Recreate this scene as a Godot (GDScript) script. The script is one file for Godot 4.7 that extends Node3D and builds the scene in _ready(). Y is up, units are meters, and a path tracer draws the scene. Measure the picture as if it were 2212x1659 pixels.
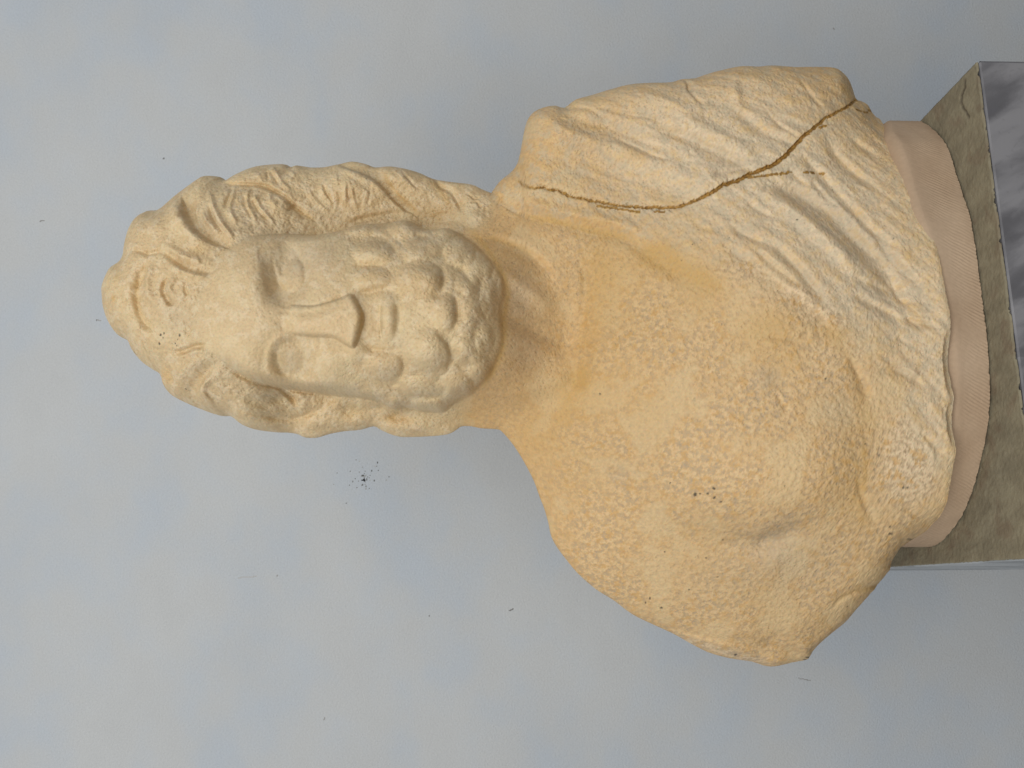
extends Node3D
# A weathered marble bust of a bearded man on a plaster bed, on a marble pedestal, in front of a pale blue wall.
# The photograph was taken with the camera on its side, so the camera is rolled a quarter turn; the bust stands upright.
# Sculpting works in millimetres: x to the right, y up from the height of the lens, z towards the camera from the bust's widest outline.

const LENS_Y := 1.515            # height of the lens above the floor, metres
const LENS_Z := 860.0            # lens distance from the outline plane, mm
const FOCAL := 2012.0            # focal length in picture units (the picture is 2212 x 1659 of them)
const TILT := 2.5                # degrees the camera looks down
const STEP := 0.6                # sculpting grid, mm
const X0 := -272.0
const Y0 := 342.0
const NX := 950
const NY := 1212
const BASE_Y := -382.0           # underside of the bust
const BED_Y := -415.0            # top of the pedestal

var relief := PackedFloat32Array()    # depth of the front surface
var inside := PackedFloat32Array()    # distance to the outline
var label := PackedByteArray()
var ochre := PackedFloat32Array()
var pale := PackedFloat32Array()
var grey := PackedFloat32Array()
var soot := PackedFloat32Array()
var cloth := PackedFloat32Array()
var crownward := PackedFloat32Array()   # how far a spot belongs to the head's paler stone
var left_x := PackedFloat32Array()
var right_x := PackedFloat32Array()
var fx := 0.0
var fy := 0.0
var fs := 1.0
var gain := 1.0

func _ready() -> void:
	var t0 := Time.get_ticks_msec()
	# ---------------------------------------------------------------- camera, air, light
	var cam := Camera3D.new()
	cam.name = "camera"
	var tilt := deg_to_rad(TILT)
	var up := Vector3(0, cos(tilt), -sin(tilt))
	var back := Vector3(0, sin(tilt), cos(tilt))
	cam.transform = Transform3D(Basis(-up, Vector3.RIGHT, back), Vector3(0, LENS_Y, LENS_Z / 1000.0))
	cam.fov = rad_to_deg(2.0 * atan(829.5 / FOCAL))
	cam.near = 0.02
	cam.far = 60.0
	add_child(cam)
	cam.current = true
	var we := WorldEnvironment.new()
	we.name = "surroundings"
	var env := Environment.new()
	env.background_mode = Environment.BG_COLOR
	env.background_color = Color(0.67, 0.67, 0.67)
	env.background_energy_multiplier = 1.0
	env.tonemap_mode = Environment.TONE_MAPPER_LINEAR
	env.tonemap_exposure = 1.02
	env.sdfgi_enabled = true
	env.ssao_enabled = true
	env.ssil_enabled = true
	we.environment = env
	add_child(we)
	area_light("skylight", Vector3(-0.2, LENS_Y + 0.85, 2.0), Vector3(0, LENS_Y + 0.1, 0.0), Vector2(2.4, 1.4), 3.6, Color(1.0, 0.985, 0.95))
	# ---------------------------------------------------------------- setting
	build_wall()
	build_pedestal()
	build_plaster_bed()
	# ---------------------------------------------------------------- the bust
	outline()
	base_form()
	sculpt()
	regions()
	stains_and_shading()
	erode()
	carve_break()
	surface_grain()
	build_bust()
	print("built in %d ms" % (Time.get_ticks_msec() - t0))

func area_light(called: String, at_: Vector3, to: Vector3, size: Vector2, energy: float, tint: Color) -> void:
	var l := AreaLight3D.new()
	l.name = called
	l.area_size = size
	l.light_energy = energy
	l.light_color = tint
	l.shadow_enabled = true
	l.area_range = 12.0
	l.look_at_from_position(at_, to)
	add_child(l)

# ==================================================================== measuring
func ray(px: float, py: float) -> Vector2:
	var u := (829.5 - py) / FOCAL
	var v := (px - 1106.0) / FOCAL
	var c := cos(deg_to_rad(TILT))
	var s := sin(deg_to_rad(TILT))
	var k := c - v * s
	return Vector2(u / k, (-v * c - s) / k)

func frame(x: float, y: float, s: float) -> void:
	fx = x
	fy = y
	fs = s

func visage() -> void: frame(474.4, 474.4, 0.28597)
func crown() -> void: frame(203.3, 305.0, 0.21448)
func nape() -> void: frame(643.8, 338.9, 0.21448)
func temple() -> void: frame(203.3, 610.0, 0.21448)
func curls() -> void: frame(711.6, 440.5, 0.49834)
func whole() -> void: frame(0, 0, 1)
func head() -> void: frame(203.3, 305.0, 0.42895)
func shoulder() -> void: frame(1016.6, 101.7, 0.42895)
func arm() -> void: frame(1016.6, 745.5, 0.4902)
func folds() -> void: frame(1457.1, 203.3, 0.32688)
func hem() -> void: frame(1762.0, 67.8, 0.7353)
func belly() -> void: frame(1524.9, 677.7, 0.28602)

func deep(x: float, y: float, z: float) -> Vector2:
	return ray(fx + fs * x, fy + fs * y) * (LENS_Z - z)

func height_at(p: Vector2) -> float:
	var gx := clampf((p.x - X0) / STEP, 0.0, NX - 1.001)
	var gy := clampf((Y0 - p.y) / STEP, 0.0, NY - 1.001)
	var k := int(gy) * NX + int(gx)
	return relief[k] * round_off(inside[k] / edge_radius(p))

func at(x: float, y: float) -> Vector2:
	var z := 80.0
	var p := Vector2()
	for n in 4:
		p = deep(x, y, z)
		z = height_at(p)
	return p

func unit(p: Vector2) -> float:      # millimetres to one unit of the current frame
	return fs * (LENS_Z - height_at(p)) / FOCAL

func edge_radius(p: Vector2) -> float:
	return lerpf(lerpf(58.0, 32.0, smoothstep(70.0, 170.0, p.x)), 36.0, smoothstep(-40.0, 20.0, p.y))

func round_off(t: float) -> float:
	if t >= 1.0:
		return 1.0
	if t <= 0.0:
		return 0.0
	return sqrt(1.0 - (1.0 - t) * (1.0 - t))

func pts(list: Array) -> PackedVector2Array:
	var out := PackedVector2Array()
	for i in range(0, list.size(), 2):
		out.append(at(list[i], list[i + 1]))
	return out

func pts_deep(list: Array, z: float) -> PackedVector2Array:
	var out := PackedVector2Array()
	for i in range(0, list.size(), 2):
		out.append(deep(list[i], list[i + 1], z))
	return out

func smooth_line(p: PackedVector2Array, n: int) -> PackedVector2Array:
	if p.size() < 3:
		return p
	var out := PackedVector2Array()
	for i in p.size() - 1:
		var a := p[maxi(i - 1, 0)]
		var d := p[mini(i + 2, p.size() - 1)]
		for k in n:
			out.append(p[i].cubic_interpolate(p[i + 1], a, d, float(k) / n))
	out.append(p[p.size() - 1])
	return out

# ==================================================================== sculpting tools
func blob(map: PackedFloat32Array, x: float, y: float, rx: float, ry: float, h: float, kind := 0, turn := 0.0) -> void:
	# rx runs down the picture's long side (world down), ry across it
	var c := at(x, y)
	var m := unit(c)
	var a := ry * m
	var b := rx * m
	var reach := maxf(a, b) * (1.0 if kind == 1 else 2.0)
	var ct := cos(turn)
	var st := sin(turn)
	for j in range(maxi(0, int((Y0 - c.y - reach) / STEP)), mini(NY - 1, int((Y0 - c.y + reach) / STEP) + 1)):
		var dy := Y0 - j * STEP - c.y
		for i in range(maxi(0, int((c.x - reach - X0) / STEP)), mini(NX - 1, int((c.x + reach - X0) / STEP) + 1)):
			var dx := X0 + i * STEP - c.x
			var qa := (dx * ct + dy * st) / a
			var qb := (dy * ct - dx * st) / b
			var q := qa * qa + qb * qb
			if kind == 1:
				if q < 1.0:
					map[j * NX + i] += h * pow(1.0 - q, 1.15)
			elif q < 4.0:
				map[j * NX + i] += h * (exp(-1.3 * q) - 0.0055)

func stroke(map: PackedFloat32Array, line: PackedVector2Array, w1: float, w2: float, h: float, kind := 0, taper := 0.0) -> void:
	# a ridge (h > 0) or groove (h < 0) along a line; w1 and w2 are its half widths in mm on the line's left and right
	var acc := {}
	var reach := maxf(w1, w2) * (1.8 if kind == 0 else 1.0)
	var n := line.size() - 1
	for s in n:
		var a := line[s]
		var d := line[s + 1] - a
		var len2 := maxf(d.length_squared(), 1e-6)
		var lo := Vector2(minf(a.x, a.x + d.x), minf(a.y, a.y + d.y)) - Vector2(reach, reach)
		var hi := Vector2(maxf(a.x, a.x + d.x), maxf(a.y, a.y + d.y)) + Vector2(reach, reach)
		for j in range(maxi(0, int((Y0 - hi.y) / STEP)), mini(NY - 1, int((Y0 - lo.y) / STEP) + 1)):
			var py := Y0 - j * STEP - a.y
			for i in range(maxi(0, int((lo.x - X0) / STEP)), mini(NX - 1, int((hi.x - X0) / STEP) + 1)):
				var px := X0 + i * STEP - a.x
				var t := clampf((px * d.x + py * d.y) / len2, 0.0, 1.0)
				var ex := px - d.x * t
				var ey := py - d.y * t
				var w := w1 if d.x * py - d.y * px > 0.0 else w2
				var q := sqrt(ex * ex + ey * ey) / w
				var v := 0.0
				if kind == 0:
					if q > 1.8:
						continue
					v = exp(-1.5 * q * q) - 0.0078
				else:
					if q >= 1.0:
						continue
					v = 1.0 - q if kind == 2 else sqrt(1.0 - q * q)
				if taper > 0.0:
					var along := (s + t) / n
					v *= smoothstep(0.0, taper, along) * smoothstep(0.0, taper, 1.0 - along)
				var k := j * NX + i
				if v > acc.get(k, 0.0):
					acc[k] = v
	for k in acc:
		map[k] += h * acc[k]

func ridge(list: Array, w: float, h: float, kind := 0, taper := 0.25) -> void:
	var line := smooth_line(pts(list), 4)
	var m := unit(line[line.size() / 2])
	stroke(relief, line, w * m, w * m, h * gain, kind, taper)

func fold(list: Array, w1: float, w2: float, h: float, kind := 0, taper := 0.25) -> void:
	if kind == 2:
		h *= 0.6
		w1 *= 1.3
	var line := smooth_line(pts(list), 4)
	var m := unit(line[line.size() / 2])
	stroke(relief, line, w1 * m, w2 * m, h * gain, kind, taper)

func stain_shading(map: PackedFloat32Array, list: Array, w: float, h: float, taper := 0.3) -> void:
	var line := smooth_line(pts(list), 3)
	var m := unit(line[line.size() / 2])
	stroke(map, line, w * m, w * m, h, 0, taper)

func bump(x: float, y: float, rx: float, ry: float, h: float, kind := 0, turn := 0.0) -> void:
	blob(relief, x, y, rx, ry, h * gain, kind, turn)

func blur(map: PackedFloat32Array, r: int) -> PackedFloat32Array:
	var tmp := map.duplicate()
	var inv := 1.0 / (2 * r + 1)
	for j in NY:
		var o := j * NX
		var sum := map[o] * r
		for i in range(0, r + 1):
			sum += map[o + i]
		for i in NX:
			tmp[o + i] = sum * inv
			sum += map[o + mini(i + r + 1, NX - 1)] - map[o + maxi(i - r, 0)]
	var out := tmp.duplicate()
	for i in NX:
		var sum := tmp[i] * r
		for j in range(0, r + 1):
			sum += tmp[j * NX + i]
		for j in NY:
			out[j * NX + i] = sum * inv
			sum += tmp[mini(j + r + 1, NY - 1) * NX + i] - tmp[maxi(j - r, 0) * NX + i]
	return out

func fill(poly: PackedVector2Array, what: int) -> void:
	var n := poly.size()
	for j in NY:
		var y := Y0 - j * STEP + 0.0123
		var cuts := []
		for k in n:
			var a := poly[k]
			var b := poly[(k + 1) % n]
			if (a.y > y) != (b.y > y):
				cuts.append(a.x + (b.x - a.x) * (y - a.y) / (b.y - a.y))
		cuts.sort()
		for k in range(0, cuts.size() - 1, 2):
			for i in range(maxi(0, ceili((cuts[k] - X0) / STEP)), mini(NX - 1, floori((cuts[k + 1] - X0) / STEP)) + 1):
				label[j * NX + i] = what

# ==================================================================== outline
func side_line(right: bool) -> PackedVector2Array:
	var z := 15.0
	var p := PackedVector2Array()
	head()
	if right:
		p.append_array(pts_deep([22, 738, 28, 710, 50, 660, 80, 620, 130, 588, 141, 520, 160, 440, 200, 375, 260, 340, 320, 334, 380, 280, 440, 230, 500, 185, 545, 161, 620, 166, 650, 184, 690, 160, 760, 125, 830, 106, 940, 99, 980, 114, 1010, 106, 1080, 116, 1150, 115, 1220, 100, 1290, 85, 1360, 98, 1410, 115, 1480, 110, 1560, 122, 1640, 145, 1700, 172, 1800, 190, 1900, 202, 1950, 225, 2000, 245], z))
		shoulder()
		p.append_array(pts_deep([110, 712, 150, 660, 215, 605, 245, 550, 265, 450, 285, 360, 320, 310, 380, 285, 430, 280, 475, 290, 530, 250, 620, 225, 700, 200, 800, 175, 900, 168, 1010, 165, 1060, 150, 1130, 145, 1200, 120, 1280, 100, 1370, 82, 1450, 85, 1520, 78, 1640, 85, 1750, 80, 1850, 82, 1900, 110, 1930, 145, 1950, 190, 1967, 240, 1990, 248, 2030, 270, 2055, 312], z))
		p.append(Vector2(249.0, BASE_Y - 1.0))
		p.append(Vector2(246.0, BASE_Y - 20.0))
	else:
		p.append_array(pts_deep([22, 742, 28, 820, 45, 880, 70, 930, 110, 980, 165, 1010, 180, 1040, 200, 1075, 240, 1120, 290, 1155, 330, 1180, 345, 1230, 380, 1280, 430, 1310, 520, 1350, 620, 1385, 685, 1390, 740, 1430, 800, 1455, 900, 1470, 960, 1472, 1010, 1480, 1050, 1497, 1110, 1498, 1170, 1480, 1250, 1465, 1330, 1458, 1400, 1440, 1440, 1460, 1500, 1485, 1560, 1495, 1700, 1490, 1780, 1480, 1820, 1460, 1850, 1440, 1900, 1440, 1950, 1450, 2030, 1455], z))
		arm()
		p.append_array(pts_deep([140, 385, 180, 430, 215, 480, 250, 540, 285, 610, 310, 680, 330, 730, 350, 800, 360, 850, 385, 900, 430, 960, 480, 1020, 560, 1090, 640, 1140, 720, 1200, 800, 1240, 900, 1285, 980, 1330, 1060, 1370, 1150, 1395, 1250, 1410, 1330, 1432], z))
		for e in [[1430, 1420, 20], [1500, 1412, 24], [1530, 1395, 28], [1560, 1360, 32], [1630, 1310, 38], [1700, 1265, 44], [1760, 1210, 50], [1830, 1130, 56], [1880, 1080, 62], [1940, 1020, 70]]:
			p.append(deep(e[0], e[1], e[2]))
		p.append(Vector2(-152.0, BASE_Y - 1.0))
		p.append(Vector2(-140.0, BASE_Y - 20.0))
	return smooth_line(p, 3)

func outline() -> void:
	var lo := side_line(false)
	var hi := side_line(true)
	left_x.resize(NY)
	right_x.resize(NY)
	inside.resize(NX * NY)
	relief.resize(NX * NY)
	for m in 2:
		var line := lo if m == 0 else hi
		for j in NY:
			var y := Y0 - j * STEP
			var x := 1e6
			for k in line.size() - 1:
				if line[k].y >= y and line[k + 1].y < y:
					x = lerpf(line[k].x, line[k + 1].x, (line[k].y - y) / (line[k].y - line[k + 1].y))
					break
			if m == 0:
				left_x[j] = x
			else:
				right_x[j] = x
	for j in NY:
		for i in NX:
			var x := X0 + i * STEP
			if left_x[j] < 1e5 and right_x[j] < 1e5 and x > left_x[j] and x < right_x[j]:
				inside[j * NX + i] = 1e5
	for line in [lo, hi]:
		for k in line.size() - 1:
			var a: Vector2 = line[k]
			var b: Vector2 = line[k + 1]
			for j in range(maxi(0, int((Y0 - maxf(a.y, b.y) - 6.0) / STEP)), mini(NY, int((Y0 - minf(a.y, b.y) + 6.0) / STEP))):
				for i in range(maxi(0, int((minf(a.x, b.x) - 6.0 - X0) / STEP)), mini(NX, int((maxf(a.x, b.x) + 6.0 - X0) / STEP))):
					var q := j * NX + i
					if inside[q] > 0.0:
						var p := Vector2(X0 + i * STEP, Y0 - j * STEP)
						inside[q] = minf(inside[q], p.distance_to(Geometry2D.get_closest_point_to_segment(p, a, b)))
	var one := STEP
	var diag := STEP * 1.4142
	for j in range(1, NY):
		for i in range(1, NX - 1):
			var q := j * NX + i
			if inside[q] > 0.0:
				inside[q] = minf(minf(inside[q], inside[q - 1] + one), minf(inside[q - NX] + one, minf(inside[q - NX - 1], inside[q - NX + 1]) + diag))
	for j in range(NY - 2, -1, -1):
		for i in range(NX - 2, 0, -1):
			var q := j * NX + i
			if inside[q] > 0.0:
				inside[q] = minf(minf(inside[q], inside[q + 1] + one), minf(inside[q + NX] + one, minf(inside[q + NX - 1], inside[q + NX + 1]) + diag))

# ==================================================================== large forms
func solve_form(list: Array) -> Dictionary:
	# a smooth surface through control points (picture x, picture y, depth)
	var c := PackedVector2Array()
	var z := PackedFloat32Array()
	for i in range(0, list.size(), 3):
		c.append(deep(list[i], list[i + 1], list[i + 2]))
		z.append(list[i + 2])
	var n := c.size()
	var mean := 0.0
	for v in z:
		mean += v / n
	var m := []
	for i in n:
		var row := PackedFloat64Array()
		for j in n:
			row.append(sqrt(c[i].distance_squared_to(c[j]) + 400.0))
		row.append(z[i] - mean)
		m.append(row)
	for i in n:
		var best := i
		for r in range(i + 1, n):
			if absf(m[r][i]) > absf(m[best][i]):
				best = r
		var swap = m[i]
		m[i] = m[best]
		m[best] = swap
		var pivot: PackedFloat64Array = m[i]
		for r in range(i + 1, n):
			var row: PackedFloat64Array = m[r]
			var f := row[i] / pivot[i]
			if f != 0.0:
				for k in range(i, n + 1):
					row[k] -= f * pivot[k]
				m[r] = row
	var w := PackedFloat64Array()
	w.resize(n)
	for i in range(n - 1, -1, -1):
		var row: PackedFloat64Array = m[i]
		var s := row[n]
		for k in range(i + 1, n):
			s -= row[k] * w[k]
		w[i] = s / row[i]
	return {"c": c, "w": w, "mean": mean}

func sheet(form: Dictionary) -> PackedFloat32Array:
	var c: PackedVector2Array = form.c
	var w: PackedFloat64Array = form.w
	var mean: float = form.mean
	var q := 8
	var cx := NX / q + 2
	var cy := NY / q + 2
	var coarse := PackedFloat32Array()
	coarse.resize(cx * cy)
	for j in cy:
		for i in cx:
			var p := Vector2(X0 + i * q * STEP, Y0 - j * q * STEP)
			var s := mean
			for k in c.size():
				s += w[k] * sqrt(p.distance_squared_to(c[k]) + 400.0)
			coarse[j * cx + i] = s
	var out := PackedFloat32Array()
	out.resize(NX * NY)
	for j in NY:
		var jj := j / q
		var v := float(j % q) / q
		for i in NX:
			var ii := i / q
			var u := float(i % q) / q
			var k := jj * cx + ii
			out[j * NX + i] = lerpf(lerpf(coarse[k], coarse[k + 1], u), lerpf(coarse[k + cx], coarse[k + cx + 1], u), v)
	return out

func base_form() -> void:
	whole()
	var body := solve_form([
		# hair mass behind the face
		225, 640, 45, 290, 560, 62, 290, 720, 66, 330, 480, 54, 380, 790, 66, 420, 620, 90, 430, 700, 92, 450, 780, 86, 440, 520, 76, 420, 430, 50, 490, 860, 70, 510, 470, 62, 560, 900, 52, 560, 400, 38,
		600, 900, 34, 600, 450, 48, 700, 410, 34, 720, 920, 24, 700, 500, 34, 700, 860, 34, 820, 400, 26, 830, 470, 24, 850, 910, 22, 940, 440, 18, 960, 490, 18, 940, 900, 18,
		# neck
		1000, 500, 36, 1060, 560, 64, 1060, 640, 82, 1080, 720, 87, 1060, 800, 76, 1040, 880, 28, 1000, 700, 74, 1130, 640, 60, 1130, 700, 66, 1130, 800, 60,
		# collar and shoulders
		1090, 450, 30, 1130, 420, 36, 1160, 520, 44, 1200, 600, 50, 1230, 680, 44, 1240, 730, 46, 1190, 850, 40, 1130, 910, 26, 1200, 300, 38, 1250, 260, 40,
		1280, 420, 48, 1300, 350, 40, 1320, 520, 58, 1320, 640, 62, 1330, 760, 72, 1300, 900, 62, 1300, 1050, 44, 1250, 1080, 30,
		# chest
		1450, 640, 86, 1450, 780, 98, 1450, 920, 98, 1450, 1080, 84, 1450, 1220, 56, 1600, 780, 118, 1600, 920, 124, 1600, 1080, 116, 1600, 1200, 88, 1600, 1320, 60,
		1750, 800, 133, 1750, 950, 138, 1750, 1080, 130, 1750, 1200, 98, 1750, 1330, 68, 1700, 1400, 50, 1880, 950, 142, 1880, 1080, 132, 1880, 1200, 104, 1850, 1280, 84,
		2000, 780, 137, 2040, 900, 142, 2040, 1040, 136, 2000, 1130, 122, 1980, 1200, 100, 1900, 1250, 92,
		# drapery
		1400, 480, 66, 1450, 540, 82, 1450, 400, 58, 1450, 300, 54, 1420, 220, 46, 1560, 560, 100, 1560, 440, 80, 1600, 330, 66, 1600, 220, 52, 1700, 620, 122, 1700, 500, 102, 1720, 380, 78,
		1750, 280, 62, 1780, 200, 46, 1850, 700, 132, 1830, 560, 114, 1830, 440, 88, 1850, 330, 62, 1880, 290, 48, 1930, 600, 118, 1930, 450, 92, 1960, 700, 130, 2000, 640, 124, 2060, 780, 138, 2070, 960, 143, 1902, 258, 20, 1927, 340, 59, 1957, 384, 76, 1975, 435, 90, 2016, 546, 115, 2049, 656, 131])
	var face := solve_form([
		400, 640, 84, 420, 760, 80, 440, 540, 74, 480, 640, 98, 480, 740, 98, 500, 850, 74, 500, 480, 60, 540, 680, 106, 540, 600, 99, 540, 780, 100, 560, 530, 80, 560, 850, 82,
		590, 690, 108, 600, 580, 90, 600, 800, 92, 620, 500, 66, 640, 870, 66, 680, 690, 110, 680, 600, 98, 680, 790, 98, 690, 530, 80, 700, 840, 84, 700, 480, 56, 720, 870, 68,
		760, 690, 112, 760, 600, 102, 770, 790, 102, 770, 520, 78, 770, 850, 80, 840, 690, 116, 830, 600, 106, 850, 790, 104, 850, 530, 84, 850, 480, 56, 840, 860, 74,
		920, 690, 120, 920, 600, 110, 930, 800, 106, 930, 530, 82, 920, 870, 66, 1000, 690, 118, 1000, 620, 108, 1000, 800, 100, 1010, 560, 84, 980, 860, 72, 1050, 690, 104, 1050, 760, 100, 1050, 620, 94, 1030, 830, 86])
	# the front mask: face and beard
	head()
	for i in NX * NY:
		relief[i] = 80.0
	label.resize(NX * NY)
	var edge := pts_deep([1000, 445, 1100, 440, 1200, 415, 1300, 385, 1430, 370, 1560, 352, 1620, 385, 1700, 405, 1780, 405, 1880, 470, 1950, 540, 2010, 620, 2055, 690, 2063, 760, 2045, 850, 2050, 930, 2055, 990, 2040, 1060, 2000, 1150, 1960, 1210, 1900, 1270, 1850, 1295, 1800, 1330, 1750, 1370, 1700, 1372, 1620, 1365, 1560, 1345, 1500, 1355, 1450, 1335, 1400, 1310, 1300, 1290, 1220, 1285, 1120, 1275, 1000, 1255, 880, 1235, 760, 1190, 650, 1100, 590, 1000, 575, 850, 590, 700, 650, 570, 740, 490, 880, 455], 74.0)
	edge.append(edge[0])
	edge = smooth_line(edge, 3)
	fill(edge, 1)
	var gap := PackedFloat32Array()
	gap.resize(NX * NY)
	gap.fill(99.0)
	for k in edge.size() - 1:
		var a := edge[k]
		var b := edge[k + 1]
		var reach := 17.0
		for j in range(maxi(0, int((Y0 - maxf(a.y, b.y) - reach) / STEP)), mini(NY, int((Y0 - minf(a.y, b.y) + reach) / STEP))):
			for i in range(maxi(0, int((minf(a.x, b.x) - reach - X0) / STEP)), mini(NX, int((maxf(a.x, b.x) + reach - X0) / STEP))):
				var p := Vector2(X0 + i * STEP, Y0 - j * STEP)
				gap[j * NX + i] = minf(gap[j * NX + i], p.distance_to(Geometry2D.get_closest_point_to_segment(p, a, b)))
	var low := sheet(body)
	var high := sheet(face)
	for q in NX * NY:
		var z := low[q]
		if label[q] == 1:
			z += maxf(0.0, high[q] - z) * round_off(gap[q] / 12.0)
		relief[q] = z
	relief = blur(relief, 1)
	relief = blur(relief, 1)

# ==================================================================== carved forms
func sculpt() -> void:
	head()
	gain = 1.12
	visage()
	# --- right eye: a deep socket under a sharp brow, worn lids
	bump(495, 430, 165, 240, -11.0)
	bump(420, 560, 100, 120, -5.0)
	bump(560, 425, 100, 132, 6.2, 1)
	fold([285, 250, 300, 330, 312, 430, 345, 540, 410, 625, 500, 668], 40, 120, 3.2, 0, 0.25)
	ridge([410, 320, 440, 380, 470, 470, 525, 555], 22, 1.1)
	ridge([400, 300, 415, 400, 445, 500, 490, 570], 26, -1.2)
	ridge([520, 200, 600, 270, 650, 370, 650, 470, 600, 560], 34, -1.7)
	bump(490, 190, 60, 70, -2.5)
	# --- left eye
	bump(520, 1075, 165, 165, -9.5)
	bump(545, 920, 90, 70, -3.0)
	bump(545, 1045, 98, 118, 6.0, 1)
	fold([560, 868, 460, 895, 395, 965, 372, 1060, 385, 1150, 430, 1220], 90, 34, 2.8, 0, 0.2)
	ridge([440, 980, 425, 1060, 455, 1140, 530, 1180], 24, -1.6)
	ridge([650, 960, 690, 1050, 670, 1150, 600, 1210], 34, -1.5)
	fold([430, 1215, 540, 1262, 680, 1270, 800, 1255], 50, 40, 1.8)
	# --- brow and the break between the brows
	bump(330, 780, 170, 240, 2.0)
	bump(470, 790, 42, 40, -2.2)
	ridge([440, 700, 500, 690, 530, 720], 16, -0.8)
	nose()
	# --- cheeks
	bump(800, 330, 180, 190, 3.0)
	bump(840, 1090, 160, 170, 3.0)
	ridge([560, 690, 700, 690, 850, 640, 960, 560], 50, -2.6)
	ridge([620, 900, 740, 930, 860, 970, 980, 1010], 50, -2.0)
	# --- mouth
	bump(1150, 760, 80, 230, -2.5)
	ridge([1188, 640, 1192, 740, 1190, 870], 24, -1.0)
	ridge([1130, 620, 1135, 760, 1130, 880], 30, 0.9)
	bump(1270, 745, 70, 190, 4.6, 1)
	ridge([1214, 610, 1212, 720, 1214, 830, 1222, 940], 13, -2.2)
	ridge([1350, 620, 1362, 740, 1345, 880], 38, -2.6)
	gain = 1.2
	# --- moustache and beard curls
	curls()
	for c in [
		[190, 212, 92, 60, 5.0], [182, 325, 90, 62, 4.2], [392, 322, 105, 88, 6.5], [395, 205, 92, 70, 4.5], [325, 95, 76, 70, 5.0], [135, 100, 90, 50, 3.5], [510, 105, 80, 58, 5.0],
		[480, 175, 60, 60, 3.0], [565, 215, 72, 80, 5.0], [645, 275, 66, 80, 4.5], [500, 470, 62, 88, 5.0], [622, 445, 66, 90, 4.8], [600, 350, 60, 52, 3.5], [690, 400, 40, 100, 3.5],
		[432, 632, 108, 98, 7.5], [232, 700, 90, 70, 5.5], [600, 632, 80, 72, 5.5], [672, 585, 44, 80, 3.5], [545, 790, 84, 62, 6.0], [385, 800, 105, 56, 5.0], [190, 842, 78, 46, 4.0],
		[292, 872, 80, 40, 4.0], [425, 872, 78, 40, 4.0], [655, 715, 56, 70, 4.5], [430, 430, 56, 50, 1.8], [600, 535, 56, 46, 2.8], [120, 640, 60, 60, 2.2], [450, 330, 50, 50, 1.5], [340, 380, 40, 40, 1.2]]:
		bump(c[0], c[1], c[2], c[3], c[4] * 1.15, 1)
	fold([80, 196, 140, 152, 210, 142, 275, 180, 300, 240], 16, 30, -2.2)
	fold([90, 268, 160, 264, 250, 262], 18, 24, -1.8)
	fold([95, 392, 150, 384, 210, 366, 270, 372, 330, 410], 16, 26, -2.6)
	fold([480, 250, 495, 320, 480, 390, 430, 400], 20, 18, -2.2)
	fold([548, 395, 558, 450, 552, 515], 10, 20, -2.6)
	fold([455, 552, 505, 595, 528, 660, 505, 730], 26, 14, -3.0)
	fold([150, 605, 190, 632, 250, 640, 310, 615], 16, 24, -2.4)
	fold([310, 660, 325, 710, 300, 760], 18, 18, -2.2)
	fold([230, 790, 300, 780, 330, 830, 420, 840, 500, 835], 16, 16, -2.0)
	fold([470, 740, 500, 800, 480, 850], 16, 16, -2.0)
	fold([560, 600, 550, 680, 590, 720], 16, 16, -1.8)
	fold([370, 130, 430, 140, 470, 110], 16, 18, -2.0)
	fold([250, 150, 300, 160, 330, 200], 16, 16, -1.6)
	fold([520, 260, 580, 290, 620, 350], 16, 18, -1.8)
	gain = 1.3
	visage()
	# --- edge of the cheek against the hair on the left
	fold([60, 1125, 200, 1190, 370, 1248, 560, 1290, 760, 1305, 960, 1310], 60, 26, -3.6, 0, 0.15)
	fold([470, 1305, 520, 1345, 575, 1400], 24, 18, -3.0)
	ridge([590, 1310, 640, 1350, 640, 1420], 40, 2.0)
	bump(780, 1350, 90, 44, -4.5)
	fold([880, 1320, 800, 1400, 720, 1450, 600, 1470], 30, 40, -2.6)
	bump(1000, 1455, 100, 70, -4.5)
	bump(960, 1420, 40, 40, -2.0)
	bump(1340, 1490, 110, 42, -6.5)
	bump(1180, 1430, 90, 40, -2.5)
	ridge([640, 1550, 800, 1530, 960, 1540, 1120, 1500], 50, 2.4)
	ridge([1260, 1560, 1400, 1580, 1560, 1590], 40, 2.2)
	# --- the curl over the forehead
	gain = 1.7
	crown()
	bump(180, 1500, 260, 360, 3.5)
	fold([520, 1240, 450, 1340, 420, 1460, 415, 1600, 440, 1740, 520, 1860, 640, 1920], 110, 50, -4.2, 0, 0.2)
	ridge([620, 1230, 560, 1330, 545, 1450, 570, 1570, 660, 1680], 52, 2.6)
	fold([730, 1370, 690, 1450, 690, 1530, 740, 1620, 800, 1650], 50, 24, -3.2)
	ridge([830, 1340, 790, 1420, 770, 1480, 800, 1560], 36, 2.0)
	ridge([930, 1400, 910, 1480, 930, 1560, 890, 1600], 26, -1.8)
	ridge([760, 1260, 880, 1290, 1000, 1330, 1150, 1380], 52, 2.6)
	fold([360, 1110, 440, 1092, 520, 1130, 600, 1120, 690, 1108], 30, 36, -2.6)
	fold([680, 1105, 790, 1180, 890, 1255, 1010, 1300, 1170, 1325], 60, 40, -3.8, 0, 0.2)
	ridge([690, 1030, 830, 1120, 960, 1180, 1120, 1220], 50, 2.2)
	bump(990, 1700, 60, 60, -1.8)
	bump(880, 1790, 150, 120, -2.0)
	# --- the big lock over the temple on the right
	bump(620, 820, 260, 200, 4.0)
	ridge([790, 560, 820, 680, 860, 780, 930, 870, 1020, 960, 1160, 1040], 80, 4.0)
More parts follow.
